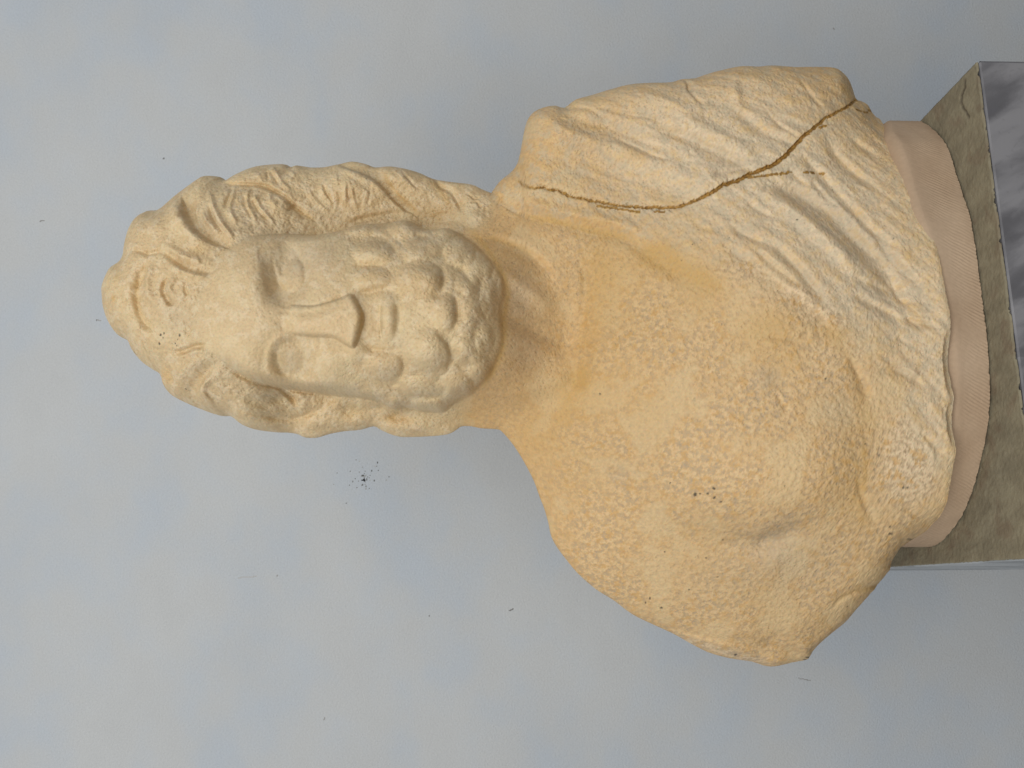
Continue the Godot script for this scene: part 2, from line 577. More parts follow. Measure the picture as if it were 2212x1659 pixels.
	fold([880, 600, 915, 720, 965, 820, 1040, 905, 1150, 985, 1310, 1065], 130, 28, -6.0, 0, 0.15)
	ridge([1070, 620, 1040, 740, 1080, 860, 1150, 950], 30, 1.6)
	ridge([1100, 700, 1130, 800, 1190, 860, 1240, 930], 26, 1.5)
	ridge([1160, 620, 1180, 740, 1240, 840, 1330, 940], 26, -2.6)
	fold([1170, 520, 1190, 600, 1215, 680, 1290, 820, 1350, 900, 1405, 975], 22, 60, 3.0, 2, 0.1)
	ridge([1360, 430, 1372, 510, 1330, 620, 1330, 690], 26, -2.0)
	fold([1395, 450, 1400, 560, 1370, 660, 1400, 760, 1450, 830], 20, 60, 1.8, 2, 0.15)
	fold([1370, 700, 1405, 770, 1440, 815], 16, 30, 1.4, 2)
	fold([1565, 480, 1540, 580, 1555, 660, 1600, 740, 1650, 810], 20, 60, 2.2, 2, 0.15)
	ridge([1520, 520, 1510, 620, 1550, 710, 1600, 790], 24, -1.8)
	fold([1620, 540, 1660, 640, 1720, 720, 1830, 835], 20, 60, 2.4, 2, 0.15)
	ridge([1590, 560, 1630, 660, 1690, 740, 1770, 810], 24, -1.9)
	ridge([1760, 480, 1790, 600, 1850, 660], 30, 1.4)
	bump(1890, 620, 120, 110, 3.0)
	ridge([1930, 690, 1990, 660, 2010, 610], 18, -1.6)
	fold([1260, 412, 1400, 425, 1560, 432, 1700, 440, 1800, 490, 1910, 550, 2010, 640, 2180, 760], 26, 76, -4.2, 0, 0.12)
	fold([1280, 440, 1450, 460, 1640, 470, 1780, 520, 1900, 590, 1980, 680], 50, 30, 1.8, 0, 0.15)
	# --- locks further back
	bump(1600, 330, 340, 100, 2.5)
	fold([1660, 320, 1690, 400, 1750, 450], 16, 34, 1.6, 2)
	ridge([1735, 300, 1745, 350, 1750, 400], 16, -1.4)
	fold([1785, 255, 1850, 330, 1890, 410, 1970, 480], 18, 46, 2.2, 2, 0.15)
	fold([1905, 230, 1960, 290, 2030, 340], 18, 40, 2.0, 2, 0.15)
	ridge([1760, 290, 1820, 370, 1860, 440], 24, -1.5)
	ridge([2060, 250, 2140, 260, 2230, 230], 26, -1.6)
	gain = 1.5
	nape()
	bump(560, 300, 360, 220, 5.0, 1)
	fold([380, 60, 540, 110, 720, 180, 850, 280, 950, 400, 1060, 500, 1140, 560], 110, 26, -6.0, 0, 0.12)
	ridge([330, 90, 520, 150, 690, 220, 810, 310, 890, 400], 44, 2.2)
	fold([390, 130, 385, 200, 405, 270], 16, 40, 1.6, 2)
	fold([235, 260, 250, 350, 310, 430, 330, 500], 18, 50, 2.0, 2)
	ridge([270, 280, 290, 370, 350, 450], 18, -1.8)
	fold([478, 250, 482, 360, 478, 490], 18, 46, 2.0, 2)
	ridge([510, 300, 505, 380, 520, 420], 18, -1.8)
	fold([535, 300, 560, 410, 580, 510], 18, 46, 2.0, 2)
	fold([640, 320, 700, 360, 740, 440], 18, 46, 1.5, 2)
	ridge([720, 350, 715, 420, 700, 480], 16, -1.3)
	fold([100, 320, 170, 430, 240, 500, 350, 570], 20, 46, 1.8, 2)
	ridge([400, 340, 420, 430, 400, 500], 24, -1.4)
	bump(1050, 180, 210, 150, 4.0, 1)
	fold([950, 80, 1050, 170, 1130, 280, 1210, 350], 18, 60, 2.4, 2, 0.15)
	fold([915, 230, 1020, 370, 1110, 460], 18, 50, 2.2, 2, 0.15)
	ridge([990, 110, 1090, 200, 1180, 300], 26, -1.6)
	bump(1230, 470, 34, 40, -1.8)
	bump(1280, 330, 90, 90, 1.8)
	bump(1310, 220, 60, 60, 2.0)
	fold([1370, 190, 1430, 290, 1530, 340, 1600, 430, 1660, 560], 40, 30, -3.8, 0, 0.15)
	bump(1560, 260, 160, 70, 2.6, 1)
	bump(1450, 480, 90, 90, 1.6)
	ridge([1700, 360, 1780, 420, 1830, 400], 16, -1.6)
	ridge([1740, 460, 1800, 450, 1830, 500, 1860, 480], 14, -1.6)
	bump(1780, 600, 110, 70, 1.6)
	ridge([2030, 370, 2040, 440, 2000, 500], 20, -1.6)
	ridge([1880, 560, 1900, 500], 20, -1.2)
	fold([440, 690, 600, 630, 760, 595, 920, 570, 1080, 552], 30, 60, -2.6)
	gain = 1.9
	# --- hair on the left
	temple()
	bump(940, 480, 60, 56, -2.2)
	fold([770, 712, 900, 682, 1010, 642, 1150, 628], 24, 60, -2.6)
	fold([780, 760, 920, 730, 1050, 690, 1200, 700], 40, 40, 1.6)
	fold([1260, 780, 1130, 880, 1050, 980, 985, 1080, 1010, 1190, 1100, 1275, 1230, 1325, 1400, 1325], 66, 80, -4.2, 0, 0.18)
	ridge([1120, 760, 960, 840, 870, 950, 850, 1080, 900, 1200], 70, 2.4)
	ridge([1190, 960, 1110, 1040, 1110, 1130, 1180, 1220], 44, 2.4)
	fold([1095, 1095, 1150, 1160, 1215, 1225], 16, 40, 1.8, 2)
	ridge([680, 900, 690, 1000, 740, 1100], 50, 2.0)
	ridge([720, 820, 760, 930, 790, 1030], 40, -1.8)
	ridge([1350, 900, 1500, 980, 1660, 1090, 1780, 1170], 80, 1.8)
	ridge([1480, 1180, 1640, 1220, 1760, 1290], 50, -1.6)
	bump(1840, 1180, 120, 60, -2.2)
	fold([1880, 1090, 1960, 1130, 2040, 1205], 26, 26, -2.6)
	fold([1640, 1310, 1800, 1365, 1960, 1370, 2120, 1345, 2230, 1310], 34, 40, -2.0)
	ridge([1380, 1400, 1560, 1440, 1760, 1450, 1980, 1430], 60, 1.8)
	head()
	bump(1640, 1440, 100, 44, 2.5)
	ridge([700, 1330, 820, 1380, 980, 1400], 16, -1.0)
	gain = 1.25
	# --- neck
	shoulder()
	fold([40, 955, 150, 975, 260, 1015, 350, 1085, 420, 1170], 30, 70, -4.5, 0, 0.25)
	ridge([60, 1090, 180, 1150, 300, 1230, 420, 1330], 60, 4.5)
	ridge([130, 1330, 260, 1400, 420, 1480, 560, 1500], 50, -3.0)
	ridge([560, 1060, 580, 1200, 570, 1340, 540, 1480], 26, -2.0)
	whole()
	ridge([1070, 860, 1130, 850, 1200, 825, 1245, 800], 26, 2.5)
	fold([1110, 780, 1180, 770, 1240, 760], 26, 26, -2.5)
	bump(1245, 812, 26, 34, -5.0)
	bump(1235, 735, 36, 40, -3.0)
	fold([1255, 640, 1300, 700, 1290, 780, 1260, 850, 1250, 900], 36, 30, 3.0)
	# collar of the cloak
	shoulder()
	fold([170, 820, 300, 850, 430, 878, 560, 915, 720, 945, 820, 985, 930, 1060, 1060, 1150, 1220, 1250], 90, 50, -3.6, 0, 0.15)
	fold([200, 760, 400, 820, 600, 860, 760, 895, 900, 950], 34, 34, 3.0, 0, 0.2)
	# --- chest on the left
	whole()
	fold([1380, 1120, 1480, 1150, 1560, 1165, 1640, 1172, 1700, 1165, 1790, 1130], 60, 60, -5.0, 0, 0.3)
	bump(1655, 1172, 26, 26, -4.5)
	bump(1600, 1020, 120, 120, 5.0)
	bump(1760, 1020, 120, 130, 5.0)
	ridge([1850, 780, 1880, 900, 1870, 1020, 1800, 1120], 75, -2.2)
	bump(1332, 1022, 20, 20, -1.6)
	fold([1640, 1385, 1700, 1408, 1740, 1422], 40, 16, -5.0)
	ridge([1560, 1350, 1660, 1380, 1760, 1400], 14, 2.0)
	arm()
	fold([1560, 1300, 1640, 1240, 1740, 1150, 1820, 1060], 26, 60, -4.0)
	ridge([1580, 1170, 1700, 1080, 1830, 1050], 22, -2.2)
	ridge([1640, 1110, 1720, 1070, 1830, 1080], 12, 1.5)
	ridge([1900, 700, 1980, 760, 2060, 800], 24, -2.0)
	ridge([1700, 560, 1740, 700, 1800, 800], 18, -1.5)
	arm()
	fold([1080, 880, 1180, 868, 1280, 862, 1350, 850, 1430, 815, 1540, 770], 60, 70, -4.0, 0, 0.3)
	bump(1330, 905, 60, 120, 2.5)
	bump(1290, 800, 70, 120, 2.5)
	fold([760, 1225, 900, 1265, 1040, 1300, 1180, 1335, 1310, 1380, 1400, 1392], 14, 60, 4.0, 0, 0.15)
	fold([1420, 1400, 1500, 1330, 1560, 1290, 1640, 1220], 60, 20, 2.5)
	# --- the fragment's planes
	shoulder()
	ridge([310, 400, 480, 440, 640, 480, 800, 520, 980, 580, 1130, 650, 1260, 700], 95, 7.0, 0, 0.15)
	fold([440, 350, 600, 385, 760, 430, 920, 500, 1080, 570, 1220, 670], 50, 80, -5.0, 0, 0.2)
	fold([700, 440, 830, 500, 930, 545, 1010, 570], 12, 22, -2.2)
	fold([880, 375, 1000, 420, 1130, 470, 1240, 520, 1350, 575, 1450, 605], 26, 50, -4.2)
	fold([1130, 440, 1160, 500, 1120, 540, 1090, 500], 10, 10, -1.2)
	fold([1090, 150, 1110, 220, 1180, 300], 20, 14, -2.2)
	fold([1290, 280, 1400, 360, 1500, 430, 1600, 470, 1680, 490], 22, 44, -2.6)
	fold([760, 230, 900, 250, 1060, 300, 1200, 330], 40, 60, 2.6)
	fold([1000, 350, 1160, 400, 1320, 480, 1440, 540], 40, 40, 2.6)
	ridge([1060, 150, 1100, 180, 1110, 230], 16, -3.0)
	bump(930, 190, 60, 40, 2.0)
	bump(1450, 180, 120, 70, 2.6)
	fold([1480, 310, 1560, 390, 1640, 440, 1700, 480], 10, 20, -1.6)
	fold([620, 290, 760, 330, 900, 350, 1040, 420], 12, 22, -2.0)
	fold([1200, 640, 1300, 620, 1400, 610, 1450, 625], 14, 20, -1.8)
	fold([1650, 150, 1720, 240, 1780, 310], 12, 22, -1.4)
	ridge([1340, 110, 1330, 200, 1360, 300], 30, 2.0)
	bump(1860, 160, 80, 60, 3.0)
	fold([440, 290, 560, 300, 640, 330, 700, 380], 12, 22, -1.8)
	gain = 1.5
	# --- folds of the cloak
	folds()
	fold([600, 590, 780, 630, 940, 710, 1100, 830, 1280, 1000, 1420, 1150, 1480, 1280, 1560, 1390], 61, 133, -6.5, 0, 0.2)
	fold([500, 640, 700, 720, 860, 840, 1000, 960, 1150, 1100, 1290, 1240], 101, 72, 3.5, 0, 0.25)
	fold([1190, 300, 1260, 350, 1330, 390], 20, 48, -2.2)
	fold([1030, 300, 1080, 400, 1160, 480, 1250, 545, 1370, 612], 29, 72, -3.4)
	fold([840, 400, 920, 470, 1000, 545, 1080, 640, 1180, 740, 1285, 845], 24, 60, -3.0)
	fold([780, 500, 830, 560, 880, 590], 20, 43, -2.2)
	fold([1170, 720, 1260, 830, 1370, 930, 1495, 1025], 24, 60, -3.2)
	fold([1350, 960, 1430, 1050, 1510, 1150, 1620, 1255], 24, 60, -3.4)
	fold([900, 560, 960, 620, 1020, 690, 1090, 740], 15, 36, -1.8)
	fold([1470, 1250, 1500, 1340, 1560, 1400], 22, 36, -2.6)
	fold([620, 950, 720, 1030, 800, 1110, 880, 1210, 950, 1300, 1020, 1390], 27, 72, -3.4)
	fold([520, 1000, 640, 1110, 740, 1190, 840, 1270], 20, 48, -2.6)
	fold([340, 1030, 460, 1080, 580, 1160, 700, 1260, 820, 1350, 930, 1440, 1050, 1560], 40, 97, -2.4, 0, 0.15)
	fold([380, 860, 470, 920, 560, 960, 660, 1010], 18, 43, -2.0)
	fold([1180, 1320, 1290, 1370, 1400, 1425, 1510, 1495], 22, 53, -2.8)
	fold([1200, 1190, 1250, 1230, 1340, 1270, 1420, 1290], 22, 48, -2.0)
	fold([1530, 1480, 1620, 1510, 1720, 1520], 18, 43, -2.6)
	fold([130, 840, 180, 880, 250, 890], 18, 36, -1.6)
	fold([480, 690, 560, 760, 660, 810], 18, 40, -1.8)
	fold([1480, 1590, 1540, 1650], 15, 40, -1.8)
	bump(1110, 1060, 60, 40, 2.0, 0, 0.6)
	belly()
	fold([1100, 340, 1160, 440, 1210, 560, 1240, 640], 27, 60, -2.4)
	fold([1280, 430, 1400, 420, 1500, 440, 1600, 500, 1640, 520], 22, 53, -2.0)
	fold([1640, 900, 1720, 980, 1800, 1060], 18, 40, -1.6)
	bump(1560, 450, 46, 60, 1.6)
	bump(540, 500, 90, 110, -1.6)
	fold([560, 620, 600, 700, 610, 760], 15, 36, -1.6)
	fold([440, 160, 600, 180, 700, 200, 760, 130], 15, 36, -1.6)
	# fresh breaks along the lower edge
	hem()
	bump(400, 980, 26, 110, -5.0, 1)
	bump(408, 1150, 24, 80, -4.0, 1)

func carve_break() -> void:
	# the open joint between the fragment and the shoulder
	var crack := jagged(crack_line())
	stroke(relief, crack, 4.5, 4.5, -0.9, 0, 0.04)
	stroke(relief, crack, 1.4, 1.4, -1.6, 1, 0.04)
	var rng := RandomNumberGenerator.new()
	rng.seed = 12
	for k in range(6, crack.size() - 3):
		if rng.randf() < 0.34:                  # chipped lips along the joint
			var c := crack[k]
			var d := (crack[k + 1] - c).normalized().orthogonal() * rng.randf_range(-2.6, 2.6)
			var p := PackedVector2Array([c + d, c + d + Vector2(rng.randf_range(-1.5, 1.5), rng.randf_range(-1.5, 1.5))])
			stroke(relief, p, rng.randf_range(0.8, 2.0), 1.2, -rng.randf_range(0.5, 1.5), 1, 0.0)
	stroke(relief, crack.slice(int(crack.size() * 0.42), int(crack.size() * 0.78)), 1.5, 1.5, -1.6, 1, 0.3)

func erode() -> void:
	# weathering rounds the draped and bare parts more than the undercut hair
	var soft := blur(blur(relief, 2), 1)
	var mild := blur(relief, 1)
	for q in NX * NY:
		var l := label[q]
		if l == TORSO or l == CLOAK or l == FRAGMENT or l == SEAM:
			relief[q] = lerpf(relief[q], soft[q], 0.8 if l == TORSO else 0.45)
		elif l != HAIR:
			relief[q] = lerpf(relief[q], mild[q], 0.5)

func crack_line() -> PackedVector2Array:
	shoulder()
	return pts([240, 676, 262, 694, 285, 705, 325, 708, 370, 705, 405, 717, 440, 720, 475, 733, 490, 750, 525, 757, 560, 760, 600, 770, 640, 775, 690, 786, 740, 795, 790, 802, 830, 803, 885, 806, 940, 805, 985, 808, 1030, 805, 1065, 800, 1090, 790, 1120, 776, 1150, 765, 1195, 741, 1240, 720, 1262, 700, 1280, 690, 1330, 678, 1370, 660, 1410, 635, 1450, 622, 1500, 605, 1535, 590, 1560, 570, 1600, 532, 1640, 490, 1668, 458, 1700, 430, 1745, 395, 1790, 355, 1820, 338, 1850, 325, 1885, 308, 1920, 285, 1945, 265, 1972, 242])

func jagged(line: PackedVector2Array) -> PackedVector2Array:
	var rng := RandomNumberGenerator.new()
	rng.seed = 5
	var out := PackedVector2Array()
	for k in line.size() - 1:
		var d := (line[k + 1] - line[k]).normalized()
		var n := maxi(1, int(line[k].distance_to(line[k + 1]) / 2.2))
		for s in n:
			out.append(line[k].lerp(line[k + 1], float(s) / n) + Vector2(-d.y, d.x) * rng.randf_range(-0.55, 0.55))
	out.append(line[line.size() - 1])
	return out

func nose() -> void:
	# the broken nose: a flat-topped wedge with sharp sides, widening and rising towards its blunt end
	visage()
	var poly := smooth_line(pts([470, 770, 480, 690, 540, 648, 700, 652, 860, 612, 985, 565, 1030, 600, 1075, 690, 1088, 760, 1062, 860, 1025, 965, 960, 948, 860, 895, 700, 884, 560, 866, 490, 830, 470, 770]), 5)
	var top := at(480, 770)
	var tip := at(1080, 760)
	var axis := (tip - top) / (tip - top).length_squared()
	for j in range(int((Y0 - top.y - 12.0) / STEP), int((Y0 - tip.y + 12.0) / STEP)):
		for i in range(int((top.x - 40.0 - X0) / STEP), int((top.x + 40.0 - X0) / STEP)):
			var p := Vector2(X0 + i * STEP, Y0 - j * STEP)
			if not Geometry2D.is_point_in_polygon(p, poly):
				continue
			var gap := 99.0
			for k in poly.size() - 1:
				gap = minf(gap, p.distance_squared_to(Geometry2D.get_closest_point_to_segment(p, poly[k], poly[k + 1])))
			gap = sqrt(gap)
			var along := clampf((p - top).dot(axis), 0.0, 1.0)
			var h := lerpf(5.0, 10.5, smoothstep(-0.1, 1.05, along))
			relief[j * NX + i] += h * round_off(gap / lerpf(4.5, 5.0, along)) * smoothstep(-0.02, 0.22, along)

# ==================================================================== which piece each spot belongs to
enum {TORSO, FACE, BEARD, HAIR, CLOAK, FRAGMENT, SEAM, NOSE, EYE, EYE_B, LIP}

func regions() -> void:
	label.fill(TORSO)
	shoulder()
	whole()
	fill(pts_deep([1060, 405, 1128, 452, 1200, 470, 1260, 492, 1330, 508, 1400, 548, 1480, 590, 1560, 570, 1640, 590, 1725, 650, 1770, 700, 1830, 800, 1880, 900, 1930, 980, 2000, 1080, 2060, 1110, 2300, 1110, 2300, -300, 1060, -300], 70.0), CLOAK)
	shoulder()
	var rim := crack_line()
	rim.append_array(pts_deep([2000, 200, 2000, -400, 100, -400, 225, 600], 20.0))
	fill(rim, FRAGMENT)
	head()
	fill(pts_deep([-200, -400, 2000, -400, 2003, 240, 2010, 330, 1960, 430, 1800, 470, 1800, 1310, 1850, 1345, 1850, 1440, 1850, 1900, -200, 1900], 40.0), HAIR)
	fill(pts_deep([1000, 470, 1080, 445, 1200, 415, 1300, 385, 1430, 370, 1560, 352, 1620, 385, 1700, 405, 1780, 405, 1880, 470, 1950, 540, 2010, 620, 2055, 690, 2063, 760, 2045, 850, 2050, 930, 2055, 990, 2040, 1060, 2000, 1150, 1960, 1210, 1900, 1270, 1850, 1295, 1800, 1330, 1750, 1370, 1700, 1372, 1620, 1365, 1560, 1345, 1500, 1355, 1450, 1335, 1400, 1310, 1300, 1290, 1220, 1285, 1000, 1200], 80.0), BEARD)
	fill(pts([560, 690, 600, 600, 700, 520, 850, 470, 1000, 470, 1150, 470, 1260, 500, 1290, 620, 1310, 740, 1360, 760, 1370, 800, 1420, 790, 1530, 800, 1580, 880, 1540, 1000, 1450, 1020, 1370, 1010, 1340, 1060, 1260, 1130, 1240, 1240, 1000, 1240, 900, 1225, 800, 1200, 680, 1130, 560, 1040, 500, 960, 500, 850]), FACE)
	fill(pts([985, 845, 1150, 822, 1285, 785, 1325, 800, 1340, 900, 1325, 1000, 1300, 1040, 1230, 1010, 1150, 990, 985, 970]), NOSE)
	fill(pts([925, 560, 915, 680, 950, 760, 1010, 795, 1060, 720, 1068, 620, 1040, 550, 980, 535]), EYE)
	fill(pts([940, 1030, 925, 1090, 945, 1160, 1000, 1190, 1050, 1160, 1062, 1090, 1040, 1030, 985, 1010]), EYE_B)
	fill(pts([1448, 800, 1446, 900, 1450, 1005, 1490, 1010, 1525, 960, 1532, 880, 1520, 800, 1480, 775]), LIP)
	# the seam of old adhesive, a few millimetres wide and uneven
	var crack := jagged(crack_line())
	var seam := PackedFloat32Array()
	seam.resize(NX * NY)
	for k in crack.size() - 1:
		var along := float(k) / crack.size()
		var wide := 1.1 + 0.5 * sin(k * 2.3) * sin(k * 0.7) + 0.9 * exp(-pow((along - 0.6) / 0.22, 2.0)) - 0.4 * exp(-pow(along / 0.1, 2.0))
		stroke(seam, PackedVector2Array([crack[k], crack[k + 1]]), wide, wide, 1.0, 2, 0.0)
	shoulder()
	for s in [[640, 800, 690, 806], [700, 808, 735, 812], [745, 816, 790, 818], [800, 824, 850, 830], [930, 828, 975, 830], [1400, 658, 1440, 652], [1450, 652, 1500, 645], [1510, 644, 1545, 640], [1560, 640, 1615, 630], [1680, 630, 1700, 628], [1715, 630, 1730, 632], [1760, 637, 1775, 638], [1950, 312, 1978, 316], [1990, 322, 2015, 318], [2020, 310, 2045, 306], [1760, 405, 1790, 395]]:
		var line := jagged(pts(s))
		stroke(seam, line, 1.15, 1.15, 1.0, 1, 0.0)
	for q in NX * NY:
		if seam[q] > 0.12:
			label[q] = SEAM

# ==================================================================== patina marks, with some shade and warm bounced light painted in
func stains_and_shading() -> void:
	for m in [ochre, pale, grey, soot]:
		m.resize(NX * NY)
	head()
	# ochre: patina and painted warm bounced light under the beard, along collar and hollows
	stain_shading(ochre, [1880, 430, 1960, 520, 2030, 620, 2075, 720, 2075, 820, 2062, 900, 2066, 980, 2050, 1070, 2000, 1170, 1920, 1270], 22, 0.9, 0.1)
	stain_shading(ochre, [1440, 140, 1510, 240, 1590, 320, 1650, 370], 14, 0.7)
	stain_shading(ochre, [1680, 170, 1750, 260, 1810, 360], 22, 0.6)
	stain_shading(ochre, [1310, 800, 1345, 860, 1338, 960, 1312, 1030], 9, 0.7)
	stain_shading(ochre, [230, 650, 215, 740, 222, 840, 260, 930], 16, 0.35)
	stain_shading(ochre, [1000, 330, 1060, 370, 1110, 400], 14, 0.6)
	blob(ochre, 95, 790, 16, 20, 0.9)
	blob(ochre, 110, 690, 16, 30, 0.5)
	blob(ochre, 520, 545, 50, 40, 0.4)
	blob(ochre, 360, 1180, 60, 40, 0.45)
	blob(ochre, 1490, 1390, 60, 22, 0.6)
	blob(ochre, 1300, 1360, 60, 40, 0.35)
	blob(ochre, 1650, 700, 110, 100, 0.25)
	blob(ochre, 900, 1100, 120, 130, 0.22)
	blob(ochre, 1400, 690, 80, 60, 0.2)
	blob(ochre, 1330, 905, 20, 60, 0.25)
	blob(ochre, 1700, 370, 90, 40, 0.4)
	shoulder()
	stain_shading(ochre, [240, 845, 400, 872, 560, 912, 720, 940, 840, 985], 22, 0.95, 0.2)
	stain_shading(ochre, [40, 950, 150, 975, 270, 1020, 350, 1080], 16, 0.6)
	stain_shading(ochre, [600, 960, 640, 1100, 620, 1260, 600, 1420, 560, 1560], 90, 0.22, 0.3)
	stain_shading(ochre, [800, 1010, 950, 1060, 1080, 1120, 1200, 1180, 1300, 1250], 55, 0.55)
	blob(ochre, 930, 1050, 90, 80, 0.5)
	blob(ochre, 1560, 1370, 130, 90, 0.45)
	blob(ochre, 1160, 1200, 120, 160, 0.25)
	whole()
	stain_shading(ochre, [1090, 930, 1160, 900, 1215, 850, 1250, 790, 1265, 700], 60, 0.2)
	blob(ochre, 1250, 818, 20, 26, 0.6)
	blob(ochre, 1000, 900, 40, 30, 0.35)
	blob(ochre, 1790, 720, 70, 30, 0.5)
	stain_shading(ochre, [1740, 660, 1790, 710, 1840, 800, 1870, 900, 1890, 960], 22, 0.4)
	stain_shading(ochre, [1880, 1150, 1850, 1080, 1870, 1000], 18, 0.4)
	blob(ochre, 1300, 780, 200, 240, 0.16)
	blob(ochre, 1230, 1010, 110, 110, 0.14)
	whole()
	for g in [[1300, 560, 60, 90, 0.5], [1430, 570, 90, 60, 0.6], [1520, 640, 80, 60, 0.35], [1640, 720, 70, 60, 0.5], [1700, 780, 60, 60, 0.4], [1330, 660, 80, 110, 0.3], [1270, 850, 70, 90, 0.35],
			[1500, 1200, 120, 90, 0.2], [1640, 1290, 120, 80, 0.2], [1850, 1000, 60, 110, 0.3], [1160, 950, 60, 50, 0.3], [1410, 880, 60, 80, 0.2]]:
		blob(ochre, g[0], g[1], g[2], g[3], g[4])
	blob(pale, 1120, 640, 60, 70, 0.6)
	blob(pale, 1130, 760, 70, 60, 0.5)
	# pale, less stained marble: the cloak, the fragment, the new edges
	blob(pale, 1720, 420, 330, 250, 0.95)
	blob(pale, 1880, 640, 170, 180, 0.7)
	blob(pale, 1480, 290, 280, 170, 0.7)
	blob(pale, 2020, 820, 80, 260, 0.7)
	blob(pale, 1960, 1000, 90, 130, 0.6)
	blob(pale, 560, 690, 160, 160, 0.12)
	shoulder()
	stain_shading(pale, [1080, 830, 1200, 770, 1300, 720, 1420, 660, 1560, 600, 1650, 520], 26, 0.6)
	stain_shading(pale, [620, 800, 760, 812, 900, 822, 1040, 820], 16, 0.6)
	head()
	for s in [[595, 300, 612, 370, 650, 440, 695, 495], [700, 290, 700, 345, 675, 400], [1190, 200, 1200, 270, 1225, 340], [838, 310, 860, 350, 890, 392], [1275, 215, 1285, 300, 1300, 345], [560, 1235, 590, 1270, 640, 1300]]:
		stain_shading(pale, s, 8, 0.7)
	# grey: patches and furrow lines, plus shade painted into the eye sockets
	blob(grey, 1010, 600, 120, 130, 0.55)  # shade of the right eye socket put into the colour
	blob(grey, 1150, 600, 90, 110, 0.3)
	blob(grey, 990, 1100, 80, 90, 0.3)  # painted shade in the left eye socket
	blob(grey, 420, 900, 110, 110, 0.4)
	blob(grey, 620, 1150, 140, 90, 0.35)
	blob(grey, 850, 1260, 110, 60, 0.35)
	blob(grey, 800, 440, 160, 60, 0.45)
	blob(grey, 560, 380, 60, 80, 0.5)
	blob(grey, 1150, 380, 150, 70, 0.3)
	blob(grey, 1290, 800, 40, 60, 0.2)
	blob(grey, 1540, 1010, 60, 60, 0.3)
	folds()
	stain_shading(grey, [620, 600, 780, 640, 940, 720, 1100, 840, 1280, 1010, 1420, 1160, 1480, 1280], 60, 0.5)
	stain_shading(grey, [0, 270, 170, 320, 350, 420, 530, 480], 30, 0.4)
	stain_shading(grey, [760, 1090, 880, 1230, 980, 1350, 1100, 1500], 50, 0.4)
	stain_shading(grey, [1350, 960, 1450, 1080, 1580, 1220], 40, 0.35)
	whole()
	blob(grey, 1665, 1170, 60, 60, 0.55)
	blob(grey, 1660, 815, 34, 30, 0.7)
	blob(grey, 1560, 1240, 150, 120, 0.28)
	blob(grey, 1735, 1230, 100, 100, 0.3)
	blob(grey, 1810, 890, 50, 60, 0.35)
	blob(grey, 1460, 960, 200, 200, 0.1)
	blob(grey, 1335, 1025, 22, 22, 0.5)
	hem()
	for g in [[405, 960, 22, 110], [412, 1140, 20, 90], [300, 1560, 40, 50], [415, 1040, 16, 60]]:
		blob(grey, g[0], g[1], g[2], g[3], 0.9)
	arm()
	stain_shading(pale, [820, 1262, 960, 1300, 1100, 1345, 1240, 1385, 1380, 1400], 36, 0.6)
	stain_shading(ochre, [1600, 1140, 1700, 1080, 1830, 1060], 14, 0.5)
	stain_shading(ochre, [1740, 380, 1730, 480, 1740, 580, 1720, 680], 16, 0.45)
	stain_shading(ochre, [1420, 930, 1460, 890, 1560, 950, 1600, 930], 18, 0.35)
	stain_shading(ochre, [390, 140, 420, 260, 380, 380], 40, 0.35)
	# dark lichen and soot specks
	head()
	for s in [[335, 975, 9], [352, 968, 7], [330, 1020, 9], [430, 977, 9], [408, 1018, 6], [348, 990, 6], [415, 1030, 5], [195, 1062, 7], [205, 1072, 6], [560, 1160, 4], [463, 1248, 5], [1335, 452, 4], [420, 1000, 4]]:
		blob(soot, s[0], s[1], s[2] * 0.8, s[2], 1.3, 1)
	arm()
	for s in [[990, 658, 9, 12], [1010, 655, 6, 6], [1072, 632, 8, 8], [1045, 655, 6, 8], [1075, 673, 8, 8], [1103, 690, 6, 8], [855, 911, 5, 5], [1038, 938, 5, 6], [1088, 1022, 5, 5], [963, 1078, 5, 5], [880, 608, 4, 5], [1112, 858, 4, 8], [570, 215, 6, 5],
			[1662, 1152, 5, 5], [1908, 628, 7, 8], [1928, 628, 5, 5], [790, 1115, 4, 10], [770, 1135, 4, 10], [840, 1157, 8, 8], [1168, 1365, 8, 12], [1740, 436, 5, 5], [1802, 485, 5, 6], [1565, 150, 6, 6], [1665, 680, 4, 6], [1385, 620, 3, 4], [1280, 745, 4, 4]]:
		blob(soot, s[0], s[1], s[2], s[3], 1.2, 1)
	for s in [[1915, 850, 1955, 862], [1925, 870, 1955, 885], [1890, 905, 1915, 912], [1840, 828, 1860, 833], [1845, 798, 1852, 802], [1465, 1385, 1505, 1395], [1475, 1375, 1500, 1382]]:
		stain_shading(soot, s, 5, 1.1, 0.2)
	folds()
	for s in [[812, 828, 10, 8], [745, 965, 5, 5], [1045, 632, 5, 5], [118, 995, 6, 6], [1452, 955, 7, 7], [1018, 735, 4, 6], [1100, 583, 4, 4], [1232, 186, 4, 4], [1010, 1398, 5, 5], [362, 948, 4, 6], [45, 1102, 4, 4]]:
		blob(soot, s[0], s[1], s[2], s[3], 1.0, 1)

# ==================================================================== small relief
var tone_a := PackedByteArray()
var tone_b := PackedByteArray()
var tone_c := PackedByteArray()
var tone_d := PackedByteArray()
var tone_e := PackedByteArray()
var tone_f := PackedByteArray()

